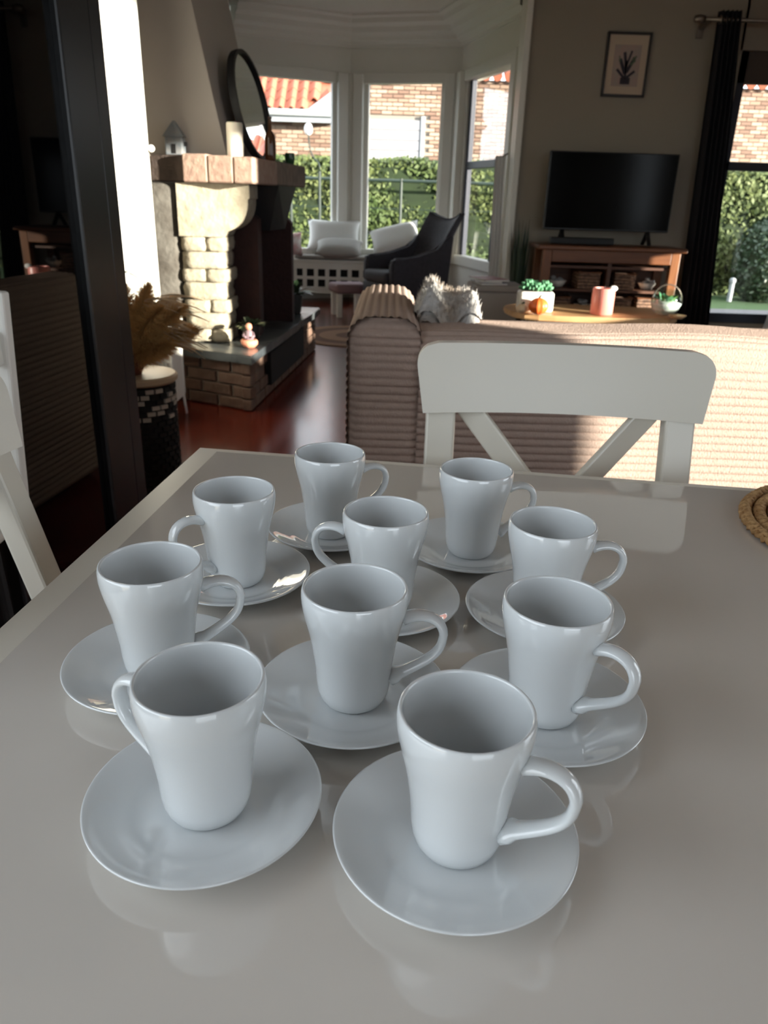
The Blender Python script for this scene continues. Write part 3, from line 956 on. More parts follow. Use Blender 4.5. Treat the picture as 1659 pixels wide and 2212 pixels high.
# ================================================================ BAY: bench, cushions, armchair
e = thing('window_bench', (-0.52, 8.78, 0), 'low white bench with square cut-outs below the bay window', 'bench')
bz = 0.445
MB().box((0.17, 0.21, bz - 0.015), (1.5, 0.40, 0.03), bevel=0.005).build('top', M['white_wood'], e)
MB().box((0.17, 0.20, 0.045 + bz - 0.02), (1.44, 0.36, 0.035), bevel=0.014).build('seat_pad', M['mat_seat'], e)
MB().box((0.17, 0.23, 0.25), (1.42, 0.30, 0.28)).build('inside', M['black_inside'], e)
b = MB()
fy = 0.035
L0, L1, zlo, zhi = -0.57, 0.91, 0.085, bz - 0.03
b.box(((L0 + L1) / 2, fy, zhi - 0.035), (L1 - L0, 0.03, 0.07)); b.box(((L0 + L1) / 2, fy, zlo + 0.035), (L1 - L0, 0.03, 0.07))
b.box(((L0 + L1) / 2, fy, (zlo + zhi) / 2), (L1 - L0, 0.03, 0.032))
x = L0
while x < L1:
    b.box((x, fy, (zlo + zhi) / 2), (0.045 if x > L0 else 0.07, 0.022, zhi - zlo))
    x += 0.125
b.build('lattice_front', M['white_wood'], e)
for x in (-0.54, 0.17, 0.88):
    for y in (0.06, 0.36):
        MB().box((x, y, 0.045), (0.05, 0.05, 0.09)).build('leg', M['black_inside'], e)

def cushion(loc, sx, sz, th, material, label, rz=0, tilt=25, roll=0, name='cushion'):
    b = MB()
    n = 14
    for sgn in (-1, 1):
        def fn(u, v, sgn=sgn):
            a, c = u * 2 - 1, v * 2 - 1
            puff = (max(0, 1 - a ** 4) * max(0, 1 - c ** 4)) ** 0.75
            pinch = 1 - 0.10 * (a * a * (1 - c * c) + c * c * (1 - a * a))
            return Vector((a * sx / 2 * pinch, sgn * th / 2 * puff, c * sz / 2 * pinch))
        b.grid(fn, n, n)
    bmesh.ops.remove_doubles(b.bm, verts=b.bm.verts[:], dist=1e-5)
    o = b.build(name, material, None, True)
    o.location = loc
    o.rotation_euler = (R(-tilt), R(roll), rz)
    tag(o, label, 'cushion', 'cushions on the window bench')
    return o
cushion((-1.12, 8.78, 0.60), 0.28, 0.25, 0.10, M['pink_fabric'], 'pink and white patterned cushion at the left end of the bench', tilt=14, rz=R(20))
cushion((-0.66, 9.05, 0.69), 0.60, 0.36, 0.15, M['white_fabric'], 'large white cushion behind the grey one on window bench', tilt=24)
cushion((-0.58, 8.77, 0.575), 0.52, 0.32, 0.15, M['grey_fabric'], 'light grey cushion lying at the left of window bench', tilt=66)
cushion((0.03, 8.90, 0.685), 0.56, 0.36, 0.16, M['white_fabric'], 'white cushion leaning at the middle of bench by the armchair', tilt=42, roll=-14)
cushion((0.46, 8.74, 0.64), 0.30, 0.30, 0.10, M['white_fabric'], 'white cushion partly hidden behind the armchair back', tilt=12, roll=-8)

# wing armchair: local frame, faces +x
ac = thing('wing_armchair', (0.13, 7.45, 0), 'dark grey velvet wing armchair turned towards the fireplace', 'armchair', rz=R(207))
MB().box((0.04, 0, 0.31), (0.56, 0.54, 0.14), bevel=0.03, seg=3).build('seat_frame', M['velvet'], ac, True, 50)
MB().box((0.06, 0, 0.42), (0.54, 0.47, 0.12), bevel=0.045, seg=4).build('seat_cushion', M['velvet'], ac, True)
b = MB()
def back_fn(sgn):
    def fn(u, v):
        a = u * 2 - 1
        wdt = 0.235 + 0.045 * v
        h = 0.40 + v * (0.56 + 0.055 * abs(a) ** 2.0 * 1.0 - 0.03)
        x = -0.22 - 0.20 * v + 0.10 * abs(a) ** 2.5 * (0.3 + 0.7 * math.sin(math.pi * min(1, v * .9 + .1))) - (0.055 if sgn < 0 else 0)
        edge_ = (1 - abs(a) ** 8) * (1 - abs(v * 2 - 1) ** 10)
        x += (0.02 * edge_ if sgn > 0 else -0.015 * edge_)
        return Vector((x, a * wdt, h))
    return fn
b.grid(back_fn(1), 20, 20).grid(back_fn(-1), 20, 20)
for v in (0, 1):
    b.grid(lambda u, t, v=v: back_fn(1)(u, v).lerp(back_fn(-1)(u, v), t), 20, 1)
for u in (0, 1):
    b.grid(lambda t, v, u=u: back_fn(1)(u, v).lerp(back_fn(-1)(u, v), t), 1, 20)
bmesh.ops.remove_doubles(b.bm, verts=b.bm.verts[:], dist=1e-4)
b.build('backrest', M['velvet'], ac, True, 60)
MB().tube([back_fn(1)(u / 20, 1) for u in range(21)], 0.008, 6).build('piping', M['velvet_piping'], ac, True)
for s in (-1, 1):
    arm = [(0.29, 0.25), (0.30, 0.56), (0.27, 0.60), (0.02, 0.605), (-0.16, 0.66), (-0.26, 0.78), (-0.33, 0.80), (-0.28, 0.25)]
    Ta = Matrix(((1, 0, 0, 0), (0, 0, 1, 0), (0, 1, 0, 0), (0, 0, 0, 1)))
    q = MB().prism(arm, s * 0.27 - 0.04, s * 0.27 + 0.04, Ta)
    bmesh.ops.bevel(q.bm, geom=q.bm.edges[:], offset=0.018, segments=3, affect='EDGES')
    q.build('armrest', M['velvet'], ac, True, 60)
for sx in (-0.20, 0.26):
    for s in (-1, 1):
        MB().tube([(sx, s * 0.22, 0.25), (sx * 1.12, s * 0.25, 0.0)], [0.02, 0.011], 10).build('leg', M['dark_wood'], ac, True)

# footstool before the armchair
e = thing('footstool', (-0.42, 7.75, 0), 'low mauve footstool on white block legs beside the armchair', 'footstool', rz=R(20))
MB().box((0, 0, 0.27), (0.34, 0.30, 0.09), bevel=0.03, seg=3).build('seat', mat('mauve_velvet', (0.28, 0.18, 0.20), 0.8), e, True, 50)
for sx in (-.15, .15):
    for sy in (-.12, .12):
        MB().box((sx * .8, sy * .8, 0.115), (0.05, 0.05, 0.23), bevel=.005).build('leg', M['white_wood'], e)

# round rug
e = thing('round_rug', (-0.30, 6.55, 0.001), 'round braided jute rug with darker rings on the red floor', 'rug')
for j, (r0, r1) in enumerate([(0.001, 0.16), (0.16, 0.30), (0.30, 0.42), (0.42, 0.52)]):
    MB().lathe([(r0, 0), (r1, 0), (r1, 0.006 + .001 * (j % 2)), (r0, 0.006 + .001 * (j % 2))], 48).build('braid_ring', M['jute'] if j % 2 else M['jute_dark'], e, True, 40)

# grey pouf with magazines, left of television cabinet
e = thing('pouf', (0.80, 6.02, 0), 'square grey storage pouf standing before the bay corner', 'pouf', rz=R(4))
MB().box((0, 0, 0.255), (0.38, 0.36, 0.44), bevel=0.02, seg=3).build('body', M['pouf'], e, True, 50)
MB().box((0, 0, 0.495), (0.39, 0.37, 0.05), bevel=0.018, seg=3).build('lid', M['pouf'], e, True, 50)
for sx in (-.15, .15):
    for sy in (-.14, .14):
        MB().lathe([(0.015, 0), (0.02, 0.04)], 10, (sx, sy, 0), True, True).build('foot', M['dark_wood'], e)
for (nm, mt, z, rz, lb, h) in (('magazine', 'book_c', 0.521, 12, 'navy magazine at the bottom of the stack on grey pouf', .014), ('magazine', 'book_b', 0.536, -8, 'white magazine in the middle of the stack on grey pouf', .012), ('magazine', 'book_a', 0.549, 22, 'dark red magazine on top of the stack on grey pouf', .012)):
    q = thing(nm, (0.74, 6.0, z), lb, 'magazine', 'magazines on the pouf', R(rz))
    MB().box((0, 0, h / 2), (0.20, 0.27, h * .8)).build('pages', M['book_b'], q)
    MB().box((0, 0, h - .001), (0.205, 0.275, .002)).build('cover', M[mt], q)
# gathered net curtain at the corner
e = thing('net_curtain', (0.885, 7.02, 0), 'narrow white net curtain gathered at the right corner of bay', 'curtain')
def net(u, v):
    t = 1 - v
    x = -0.045 + 0.09 * u + (0.03 * t) * math.sin(3 * t)
    return Vector((x, 0.012 * math.sin(u * 20) + 0.0, 0.10 + v * 1.35))
MB().grid(net, 36, 14).grid(lambda u, v: net(u, v) + Vector((0, 0.012, 0)), 36, 14).build('cloth', M['net'], e, True)
MB().tube([(0, 0.0, 1.44), (0.06, 0.0, 1.47)], 0.006, 6).build('hook', M['chrome'], e)

# ================================================================ TELEVISION WALL
e = thing('television', (1.685, 6.46, 0), 'wide black flat television on the wooden cabinet', 'television')
MB().box((0, 0, 1.187), (0.992, 0.045, 0.566), bevel=0.006).build('casing', M['tv_plastic'], e)
MB().box((0, -0.0235, 1.19), (0.972, 0.003, 0.545)).build('screen', M['tv'], e)
for s in (-1, 1):
    b = MB()
    b.beam((s * 0.34, 0, 0.905), (s * 0.34, -0.09, 0.808), 0.03, 0.012, side=(1, 0, 0)).beam((s * 0.34, 0, 0.905), (s * 0.34, 0.09, 0.808), 0.03, 0.012, side=(1, 0, 0))
    b.build('foot', M['tv_plastic'], e)
e = thing('soundbar', (1.48, 6.33, 0.802), 'low black soundbar lying in front of television', 'soundbar')
MB().box((0, 0, 0.028), (0.50, 0.07, 0.05), bevel=0.01).build('casing', M['tv_plastic'], e)
MB().box((0, -0.0355, 0.028), (0.47, 0.002, 0.036)).build('grille', M['iron'], e)
tvc = thing('television_cabinet', (1.69, 6.38, 0), 'orange pine television cabinet with open slatted shelves', 'cabinet')
wC, dC = 1.06, 0.42
MB().box((0, 0, 0.785), (wC + 0.08, dC + 0.04, 0.03), bevel=0.006).build('top', M['pine'], tvc)
MB().box((0, -dC / 2 + 0.012, 0.725), (wC - 0.14, 0.024, 0.09), bevel=0.004).build('apron', M['pine'], tvc)
for sx in (-1, 1):
    for sy in (-1, 1):
        MB().box((sx * (wC / 2 - 0.035), sy * (dC / 2 - 0.03), 0.385), (0.07, 0.06, 0.77), bevel=0.006).build('post', M['pine_v'], tvc)
MB().box((0, dC / 2 - 0.01, 0.4), (wC - .1, 0.012, 0.7)).build('back_panel', M['dark_wood'], tvc)
MB().box((0, 0, 0.4), (0.03, dC - .04, 0.66)).build('divider', M['dark_wood'], tvc)
for z in (0.11, 0.29, 0.47, 0.645):
    MB().box((0, 0, z), (wC - 0.13, dC - 0.05, 0.02), bevel=.003).build('shelf', M['dark_wood'], tvc)
# baskets and boxes on its shelves
k = 0
for zi, z in enumerate((0.121, 0.301, 0.481)):
    for xi, x in enumerate((-0.36, -0.14, 0.14, 0.35)):
        hh = random.uniform(0.10, 0.135)
        ww = random.uniform(0.15, 0.19)
        zone = ['bottom', 'middle', 'top'][zi]
        pos = ['outer left', 'inner left', 'inner right', 'outer right'][xi]
        if (zi + xi) % 3 == 2:
            e = thing('pebble_bowl', (1.69 + x, 6.33, z), 'bowl of grey pebbles on the %s shelf, %s, of television cabinet' % (zone, pos), 'bowl', 'things on the cabinet shelves')
            MB().lathe([(0.001, 0), (0.04, 0), (0.07, 0.05), (0.067, 0.05), (0.04, 0.008), (0.001, 0.008)], 18).build('bowl', M['pot_white'], e, True)
            for j in range(7):
                MB().sphere((random.uniform(-.035, .035), random.uniform(-.035, .035), 0.03 + random.uniform(0, .045)), 0.022, (1, .8, .7), 10, 7).build('pebble', M['pebble'], e, True)
        else:
            e = thing('wicker_basket', (1.69 + x, 6.33, z), 'brown wicker basket on the %s shelf, %s, of television cabinet' % (zone, pos), 'basket', 'things on the cabinet shelves')
            b = MB()
            nb_ = 5
            for j in range(nb_):
                b.box((0, 0, (j + .5) * hh / nb_), (ww + 0.004 * (j % 2), 0.24, hh / nb_ * .86), bevel=0.006)
            b.build('weave', M['wicker'], e)
            MB().tube([(-ww / 2, -.12, hh), (ww / 2, -.12, hh), (ww / 2, .12, hh), (-ww / 2, .12, hh)], 0.007, 6, closed=True).build('rim', M['pine'], e)
# tall dark grass plant left of the television
e = thing('tall_plant', (1.035, 6.50, 0), 'tall dark green grass plant left of the television', 'plant')
MB().lathe([(0.001, 0), (0.05, 0), (0.06, 0.22), (0.054, 0.22), (0.001, 0.2)], 20).build('pot', M['pot_dark'], e, True, 50)
for i in range(34):
    a = 2.4 * i
    el = random.uniform(1.47, 1.55)
    MB().leaf((math.cos(a) * .03, math.sin(a) * .03, .2), (math.cos(a) * math.cos(el), math.sin(a) * math.cos(el), math.sin(el)), random.uniform(.6, .85), 0.018, 0.04, 6).build('blade', M['leaf_dark'], e, True)
# framed print
e = thing('framed_picture', (1.755, 6.735, 2.095), 'small botanical print in thin dark frame hanging above television', 'picture')
pw, ph = 0.335, 0.435
for s in (-1, 1):
    MB().box((s * (pw / 2 - .008), 0, 0), (0.018, 0.025, ph), bevel=.002).build('frame', M['frame_black'], e)
    MB().box((0, 0, s * (ph / 2 - .008)), (pw, 0.025, 0.018), bevel=.002).build('frame', M['frame_black'], e)
MB().box((0, 0.004, 0), (pw - .02, 0.006, ph - .02)).build('mount', M['paper'], e)
pr = MB().box((0.0, -0.0005, -0.005), (0.205, 0.003, 0.28)).build('print', M['print_bg'], e)
b = MB()
for (x0, z0, x1, z1, w_) in ((0, -.10, 0.0, .03, .012), (-.005, -.06, -.045, .04, .016), (.005, -.05, .05, .05, .016), (0, -.02, -.02, .085, .014), (0.0, -.01, .028, .095, .010), (-.01, -.085, -.06, -.03, .012), (.01, -.085, .06, -.04, .012), (-.03, -.108, .035, -.108, .03)):
    b.beam((x0 * 1.15, -.003, z0), (x1 * 1.15, -.003, z1), w_ * 1.5, 0.002, side=(1, 0, 0.2))
b.build('drawing', M['print_dark'], e)
b = MB()
for (x0, z0, x1, z1, w_) in ((.03, .0, .065, .03, .012), (.04, .03, .07, .06, .012), (-.05, .02, -.06, .06, .008)):
    b.beam((x0, -.0035, z0), (x1, -.0035, z1), w_, 0.002, side=(1, 0, 0.2))
b.build('leaf_drawing', M['print_green'], e)
# curtain and rod
e = thing('black_curtain', (0, 6.55, 0), 'floor-length black curtain hanging right of the television', 'curtain')
def cur(u, v):
    t = 1 - v
    x0 = 2.335 + (2.425 - 2.335) * t
    x1 = 2.505 + (2.695 - 2.505) * t
    x = x0 + (x1 - x0) * u
    y = (0.035 + 0.015 * t) * math.sin(u * 2 * math.pi * 5.5 + 0.4 * math.sin(3 * v)) + 0.012 * math.sin(u * 31 + 2 * v)
    return Vector((x, y, 0.02 + v * 2.41))
MB().grid(cur, 88, 16).grid(lambda u, v: cur(u, v) + Vector((0, 0.006, 0)), 88, 16).build('cloth', M['curtain'], e, True)
for i in range(5):
    a = 2.35 + i * 0.035
    MB().tube([(a, 0.026 * math.cos(t * math.pi / 6), 2.375 + 0.026 * math.sin(t * math.pi / 6)) for t in range(12)], 0.004, 6, closed=True).build('ring', M['chrome'], e, True)
e = thing('curtain_rod', (0, 6.55, 2.375), 'bronze curtain rod with end knob above the black curtain', 'curtain rod')
MB().tube([(2.16, 0, 0), (3.45, 0, 0)], 0.014, 12).build('rod', M['chrome'], e, True)
MB().lathe([(0.001, -.04), (0.024, -.035), (0.030, 0), (0.024, .035), (0.001, .04)], 16, mtx=Matrix.Translation((2.20, 0, 0)) @ Matrix.Rotation(R(90), 4, 'Y')).build('finial', M['chrome'], e, True)
for x in (2.28, 3.40):
    MB().beam((x, 0, 0), (x, 0.19, -0.02), 0.03, 0.03, .004).build('bracket', M['chrome'], e)
    MB().box((x, 0.19, -0.03), (0.05, 0.012, 0.12), bevel=.003).build('bracket_plate', M['chrome'], e)
# white curtain end at the frame's right edge
e = thing('white_curtain', (3.13, 6.40, 0), 'hem of a white curtain at the right edge by the window', 'curtain')
def wc(u, v):
    return Vector((-0.10 * (1 - v) + 0.02 + u * 0.16, 0.02 * math.sin(u * 25), 0.02 + v * 0.62))
MB().grid(wc, 30, 8).grid(lambda u, v: wc(u, v) + Vector((0, 0.005, 0)), 30, 8).build('cloth', M['net'], e, True)

# ================================================================ COFFEE TABLE
ct = thing('coffee_table', (1.31, 5.15, 0), 'light oak coffee table with uneven edge behind the sofa', 'coffee table')
poly = []
for i in range(40):
    a = 2 * math.pi * i / 40
    cx_, sx_ = math.cos(a), math.sin(a)
    r1 = 1 / ((abs(cx_) ** 4 + abs(sx_) ** 4) ** .25)
    poly.append((0.545 * r1 * cx_ * (1 + 0.015 * math.sin(5 * a)), 0.30 * r1 * sx_ * (1 + 0.03 * math.sin(4 * a + 1))))
q = MB().prism(poly, 0.415, 0.45)
bmesh.ops.bevel(q.bm, geom=[x for x in q.bm.edges if abs(x.verts[0].co.z - x.verts[1].co.z) < 1e-5], offset=0.008, segments=2, affect='EDGES')
q.build('tabletop', M['oak'], ct)
for sx in (-0.42, 0.42):
    for sy in (-0.2, 0.2):
        MB().tube([(sx, sy, 0.415), (sx * 1.08, sy * 1.08, 0)], [0.024, 0.016], 12).build('leg', M['iron'], ct, True)
TZ = 0.451
e = thing('planter', (0.925, 5.03, TZ), 'square white planter with green succulents, left end of coffee table', 'planter')
q = MB()
q.box((0, 0, 0.065), (0.22, 0.14, 0.13), bevel=0.02, seg=3)
q.build('pot', M['pot_white'], e, True, 50)
MB().box((0, 0, 0.128), (0.175, 0.115, 0.008)).build('soil', M['soot'], e)
for i, (cx_, cy_, r) in enumerate([(-0.05, 0, 0.06), (0.055, 0.01, 0.055), (0.0, -0.03, 0.045), (0.0, 0.04, 0.05)]):
    ros = D.objects.new('rosette', None)
    COL.objects.link(ros); ros.parent = e; ros.location = (cx_, cy_, 0.135)
    for ring in range(3):
        for j in range(8):
            a = 2 * math.pi * (j + ring * .5) / 8
            el = 0.25 + ring * 0.5
            MB().sphere((0, 0, 0), 1, (0.014, 0.010, r * .55), 8, 6, mtx=Matrix.Rotation(a, 4, 'Z') @ Matrix.Rotation(R(90) - el, 4, 'Y') @ Matrix.Translation((0, 0, r * .55))).build('leaf', M['succulent'], ros, True)
def pumpkin(loc, r, material, label):
    e = thing('pumpkin', loc, label, 'pumpkin')
    b = MB()
    pr_ = [(0.001 + r * math.sin(math.pi * t / 10) if t not in (0, 10) else 0.002, r * .82 - r * .82 * math.cos(math.pi * t / 10)) for t in range(11)]
    b.lathe(pr_, 40, lobes=10, amp=0.12)
    b.build('flesh', material, e, True)
    MB().tube([(0, 0, r * 1.58), (0.003, 0, r * 1.75), (0.012, 0, r * 1.9)], [0.008, 0.006, 0.007], 8).build('stem', M['leaf_dark'], e, True)
pumpkin((0.925, 4.885, TZ), 0.062, M['pumpkin'], 'small bright orange pumpkin before the white planter')
pumpkin((0.828, 4.915, TZ), 0.036, M['pumpkin_cream'], 'small cream pumpkin left of the orange one on coffee table')
e = thing('candle_jar', (1.345, 4.98, TZ), 'tall ribbed pink candle jar in the middle of coffee table', 'candle')
MB().lathe([(0.001, 0), (0.064, 0), (0.070, 0.006), (0.070, 0.155), (0.066, 0.163), (0.060, 0.163), (0.058, 0.12), (0.001, 0.118)], 56, lobes=28, amp=0.05).build('jar', M['pink_glass'], e, True, 60)
MB().lathe([(0.001, 0.119), (0.054, 0.119), (0.054, 0.13), (0.001, 0.131)], 24).build('wax', M['wax'], e, True, 50)
MB().tube([(0, 0, 0.13), (0.002, 0, 0.172)], 0.003, 6).build('wick', M['iron'], e)
MB().sphere((0.045, -0.045, 0.165), 0.022, (1.2, .5, .8), 12, 8).build('bow', M['white_fabric'], e, True)
e = thing('glass_bowl', (1.755, 5.0, TZ), 'round clear glass terrarium bowl with greenery, right end of coffee table', 'terrarium')
pr_ = [(0.001, 0)] + [(0.096 * math.sin(math.pi * t / 12), 0.094 - 0.096 * math.cos(math.pi * t / 12)) for t in range(2, 10)]
MB().lathe(pr_, 32).lathe([(max(r - .003, .0005), z + (.003 if r < .06 and z < .05 else 0)) for r, z in pr_], 32).build('glass', M['clear'], e, True)
MB().lathe([(0.001, 0.004), (0.05, 0.012), (0.080, 0.045), (0.093, 0.08), (0.06, 0.092), (0.001, 0.095)], 28).build('white_sand', M['white_fabric'], e, True)
for i in range(26):
    a = 2.4 * i
    el = random.uniform(.5, 1.3)
    MB().leaf((math.cos(a) * .03, math.sin(a) * .03, .092), (math.cos(a) * math.cos(el), math.sin(a) * math.cos(el), math.sin(el)), random.uniform(.05, .085), 0.026, .3).build('leaf', M['succulent'] if i % 2 else M['leaf_light'], e, True)
MB().tube([(0.093 * math.cos(t * math.pi / 12), 0, 0.095 + 0.10 * math.sin(t * math.pi / 12)) for t in range(13)], 0.004, 6).build('handle', M['chrome'], e, True)
e = thing('wooden_bowl', (1.80, 4.89, TZ), 'shallow dark wooden dish at the right edge of coffee table', 'dish')
MB().lathe([(0.001, 0), (0.03, 0), (0.055, 0.022), (0.052, 0.022), (0.03, 0.006), (0.001, 0.006)], 20).build('dish', M['oak'], e, True)

# ================================================================ SOFA
sofa = thing('ribbed_sofa', (0, 0, 0), 'large cream ribbed corduroy sofa seen from behind', 'sofa')
SY, PIT, AMP = 2.12, 0.0225, 0.0078
def scallop(s):
    return AMP * math.sqrt(max(0.0, abs(math.sin(math.pi * s / PIT))))
def swept(path, x0, x1, axis, nseg, sway=None):
    """ribbed strip: scalloped section 'path' (list of 2D points) swept along an axis"""
    pts, nrm, s = [], [], 0
    # resample
    dense = []
    for i in range(len(path) - 1):
        a, c = Vector(path[i]), Vector(path[i + 1])
        n = max(1, int((c - a).length / (PIT / 6)))
        for k in range(n):
            dense.append(a.lerp(c, k / n))
    dense.append(Vector(path[-1]))
    out = []
    s = 0
    for i, p in enumerate(dense):
        if i:
            s += (p - dense[i - 1]).length
        t = (dense[min(i + 1, len(dense) - 1)] - dense[max(i - 1, 0)]).normalized()
        n = Vector((-t.y, t.x))
        out.append(p + n * scallop(s))
    b = MB()
    def fn(u, v):
        k = min(len(out) - 1, int(round(v * (len(out) - 1))))
        p = out[k]
        w_ = x0 + (x1 - x0) * u
        off = sway(u, p) if sway else Vector((0, 0))
        if axis == 'x':
            return Vector((w_, p.x + off.x, p.y + off.y))
        return Vector((p.x + off.x, w_, p.y + off.y))
    b.grid(fn, nseg, len(out) - 1)
    return b
# back: path in (y, z), from the floor up the rear face, over the rounded top
TOPZ = 0.752
path = [(SY, 0.04), (SY, TOPZ - 0.07)] + [(SY + 0.07 - 0.07 * math.cos(a), TOPZ - 0.07 + 0.07 * math.sin(a)) for a in [R(15 * k) for k in range(1, 7)]] + [(SY + 0.24, TOPZ), (SY + 0.30, TOPZ - 0.05), (SY + 0.30, 0.42)]
def sway(u, p):
    x = 0.087 + u * 2.35
    k = max(0.0, (p.y - 0.55) / 0.25)
    bulge = 0.016 * math.sin(min(1, (x - 0.087) / 0.55) * math.pi / 2) + 0.006 * math.sin(x * 9)
    return Vector((0.004 * math.sin(x * 7 + p.y * 5), k * bulge - 0.004 * k))
swept(path, 0.087, 2.44, 'x', 60, sway).build('back', M['sofa'], sofa, True, 75)
MB().box((1.26, SY + 0.165, 0.40), (2.34, 0.25, 0.72)).build('back_core', M['sofa'], sofa)
# left arm
TOPZ = 0.795
AX0, AX1, AY1 = -0.112, 0.083, 2.94
apath = [(AX1, 0.42), (AX1, TOPZ - 0.06)] + [(AX1 - 0.06 + 0.06 * math.cos(a), TOPZ - 0.06 + 0.06 * math.sin(a)) for a in [R(18 * k) for k in range(1, 6)]] + \
        [(AX0 + 0.06 - 0.06 * math.sin(a), TOPZ - 0.06 + 0.06 * math.cos(a)) for a in [R(18 * k) for k in range(0, 6)]] + [(AX0, 0.04)]
swept([(x, z) for x, z in apath][::-1], SY, AY1, 'y', 12).build('arm', M['sofa'], sofa, True, 75)
b = MB()
def arm_half(z):
    r = 0.06
    if z > TOPZ - r:
        h = z - (TOPZ - r)
        return r - math.sqrt(max(0, r * r - h * h))
    return 0.0
n = 230
rows = []
for i in range(n + 1):
    z = 0.04 + (TOPZ + 0.0 - 0.04) * i / n
    ins = arm_half(z)
    rnd = 0.03 * max(0, (z - (TOPZ - 0.06)) / 0.06) ** 2
    yv = SY + rnd - scallop(z)
    row = []
    for k in range(9):
        t = k / 8
        x = AX0 - 0.004 + ins + (AX1 + 0.004 - AX0 + 0.004 - 2 * ins) * t
        edge_r = 0.03 * (max(0, 1 - t * 8) ** 2 + max(0, 1 - (1 - t) * 8) ** 2 * 0.3)
        row.append(b.bm.verts.new((x, yv + edge_r, z)))
    rows.append(row)
for i in range(n):
    for k in range(8):
        b.bm.faces.new((rows[i][k], rows[i][k + 1], rows[i + 1][k + 1], rows[i + 1][k]))
b.build('arm_end', M['sofa'], sofa, True, 75)
MB().box(((AX0 + AX1) / 2, (SY + AY1) / 2 + .01, 0.40), (AX1 - AX0 - .02, AY1 - SY - .04, 0.74)).build('arm_core', M['sofa'], sofa)
MB().box((1.25, 2.70, 0.235), (2.33, 0.50, 0.37), bevel=.03).build('seat_base', M['sofa'], sofa)
for x0 in (0.10, 0.87, 1.64):
    MB().box((x0 + 0.375, 2.70, 0.47), (0.75, 0.50, 0.13), bevel=0.04, seg=3).build('seat_cushion', M['sofa'], sofa, True)
    MB().box((x0 + 0.375, 2.50, 0.57), (0.74, 0.14, 0.30), bevel=0.05, seg=3).build('back_cushion', M['sofa'], sofa, True)
for x in (0.0, 2.3):
    for y in (2.2, 2.85):
        MB().box((x, y, 0.02), (0.05, 0.05, 0.04)).build('foot', M['iron'], sofa)
# throw over the inner corner of arm and back
b = MB()
def thr(u, v):
    x = 0.075 + u * 0.19
    y = 2.30 + v * 0.32
    z = 0.818 + 0.03 * math.sin(u * 9 + v * 4) * math.sin(v * 7 + 1) + 0.035 * math.exp(-((u - .5) ** 2 + (v - .5) ** 2) * 6)
    if v > 0.35 and u > 0.2:
        z -= 0.10 * (v - 0.35) * (u - .2) * 1.5
    ed = min(u, 1 - u, v, 1 - v)
    z -= 0.05 * max(0, 1 - ed * 8)
    return Vector((x + 0.012 * math.sin(v * 11), y + .01 * math.sin(u * 13), z + random.uniform(-.003, .003)))
b.grid(thr, 26, 30).grid(lambda u, v: thr(u, v) - Vector((0, 0, 0.03)), 26, 30)
o = b.build('throw_blanket', M['throw'], None, True)
tag(o, 'fluffy grey and brown throw blanket on the sofa corner', 'blanket')
b = MB()
vs = []
fs_ = []
for i in range(1600):
    p = thr(random.random(), random.random())
    d = Vector((random.gauss(0, .4), random.gauss(0, .4), 1)).normalized() * random.uniform(.010, .022)
    s = Vector((random.uniform(-1, 1), random.uniform(-1, 1), 0)).normalized() * .0015
    k = len(vs)
    vs += [tuple(p - s), tuple(p + s), tuple(p + d)]
    fs_.append((k, k + 1, k + 2))
me = D.meshes.new('fur'); me.from_pydata(vs, [], fs_); me.materials.append(M['throw'])
f = D.objects.new('fur', me); COL.objects.link(f); f.parent = o; f['kind'] = 'stuff'

# ================================================================ LEFT: cabinet, stool, plants, side table
cab_a = R(4.0)                    # yaw of the cabinet front
FARC = Vector((-0.697, 2.069, 0))
cab = thing('display_cabinet', FARC, 'tall black display cabinet with dark reflecting glass door', 'cabinet', rz=-cab_a)
# local: y runs along the front (negative towards the camera), x = 0 front face, body behind (-x)
CL, CD, CH_ = 0.69, 0.38, 2.35
MB().box((-CD + 0.01, -CL / 2, CH_ / 2), (0.02, CL, CH_)).build('back_panel', M['black_inside'], cab)
MB().box((-CD / 2, -0.015, CH_ / 2), (CD, 0.03, CH_)).build('side_panel', M['black_gloss'], cab)
MB().box((-CD / 2, -CL + 0.015, CH_ / 2), (CD, 0.03, CH_)).build('side_panel', M['black_gloss'], cab)
MB().box((-CD / 2, -CL / 2, CH_ - 0.02), (CD, CL, 0.04)).build('top', M['black_gloss'], cab)
MB().box((-CD / 2, -CL / 2, 0.04), (CD - .02, CL - .02, 0.08)).build('plinth', M['black_gloss'], cab)
for z in (0.45, 0.85, 1.25, 1.65):
    MB().box((-CD / 2, -CL / 2, z), (CD - .06, CL - .06, 0.02)).build('shelf', M['black_inside'], cab)
dr = D.objects.new('door', None); COL.objects.link(dr); dr.parent = cab
sw = 0.155
MB().box((-0.012, -sw / 2 - 0.075, CH_ / 2), (0.036, sw, CH_ - 0.1), bevel=0.006).build('stile', M['black_gloss'], dr)
MB().box((-0.012, -CL + 0.02, CH_ / 2), (0.036, 0.04, CH_ - 0.1), bevel=0.006).build('stile', M['black_gloss'], dr)
MB().box((-0.012, -0.035, CH_ / 2), (0.026, 0.07, CH_ - 0.1), bevel=0.006).build('post', M['black_gloss'], cab)
MB().box((-0.012, -CL / 2 - .095, 0.14), (0.034, CL - .27, 0.14), bevel=0.005).build('bottom_rail', M['black_gloss'], dr)
MB().box((-0.012, -CL / 2 - .095, CH_ - .12), (0.034, CL - .27, 0.14), bevel=0.005).build('top_rail', M['black_gloss'], dr)
MB().box((-0.014, -CL / 2 - .095, (0.20 + CH_ - .18) / 2), (0.006, CL - .26, CH_ - .38)).build('glass', M['dark_glass'], dr)

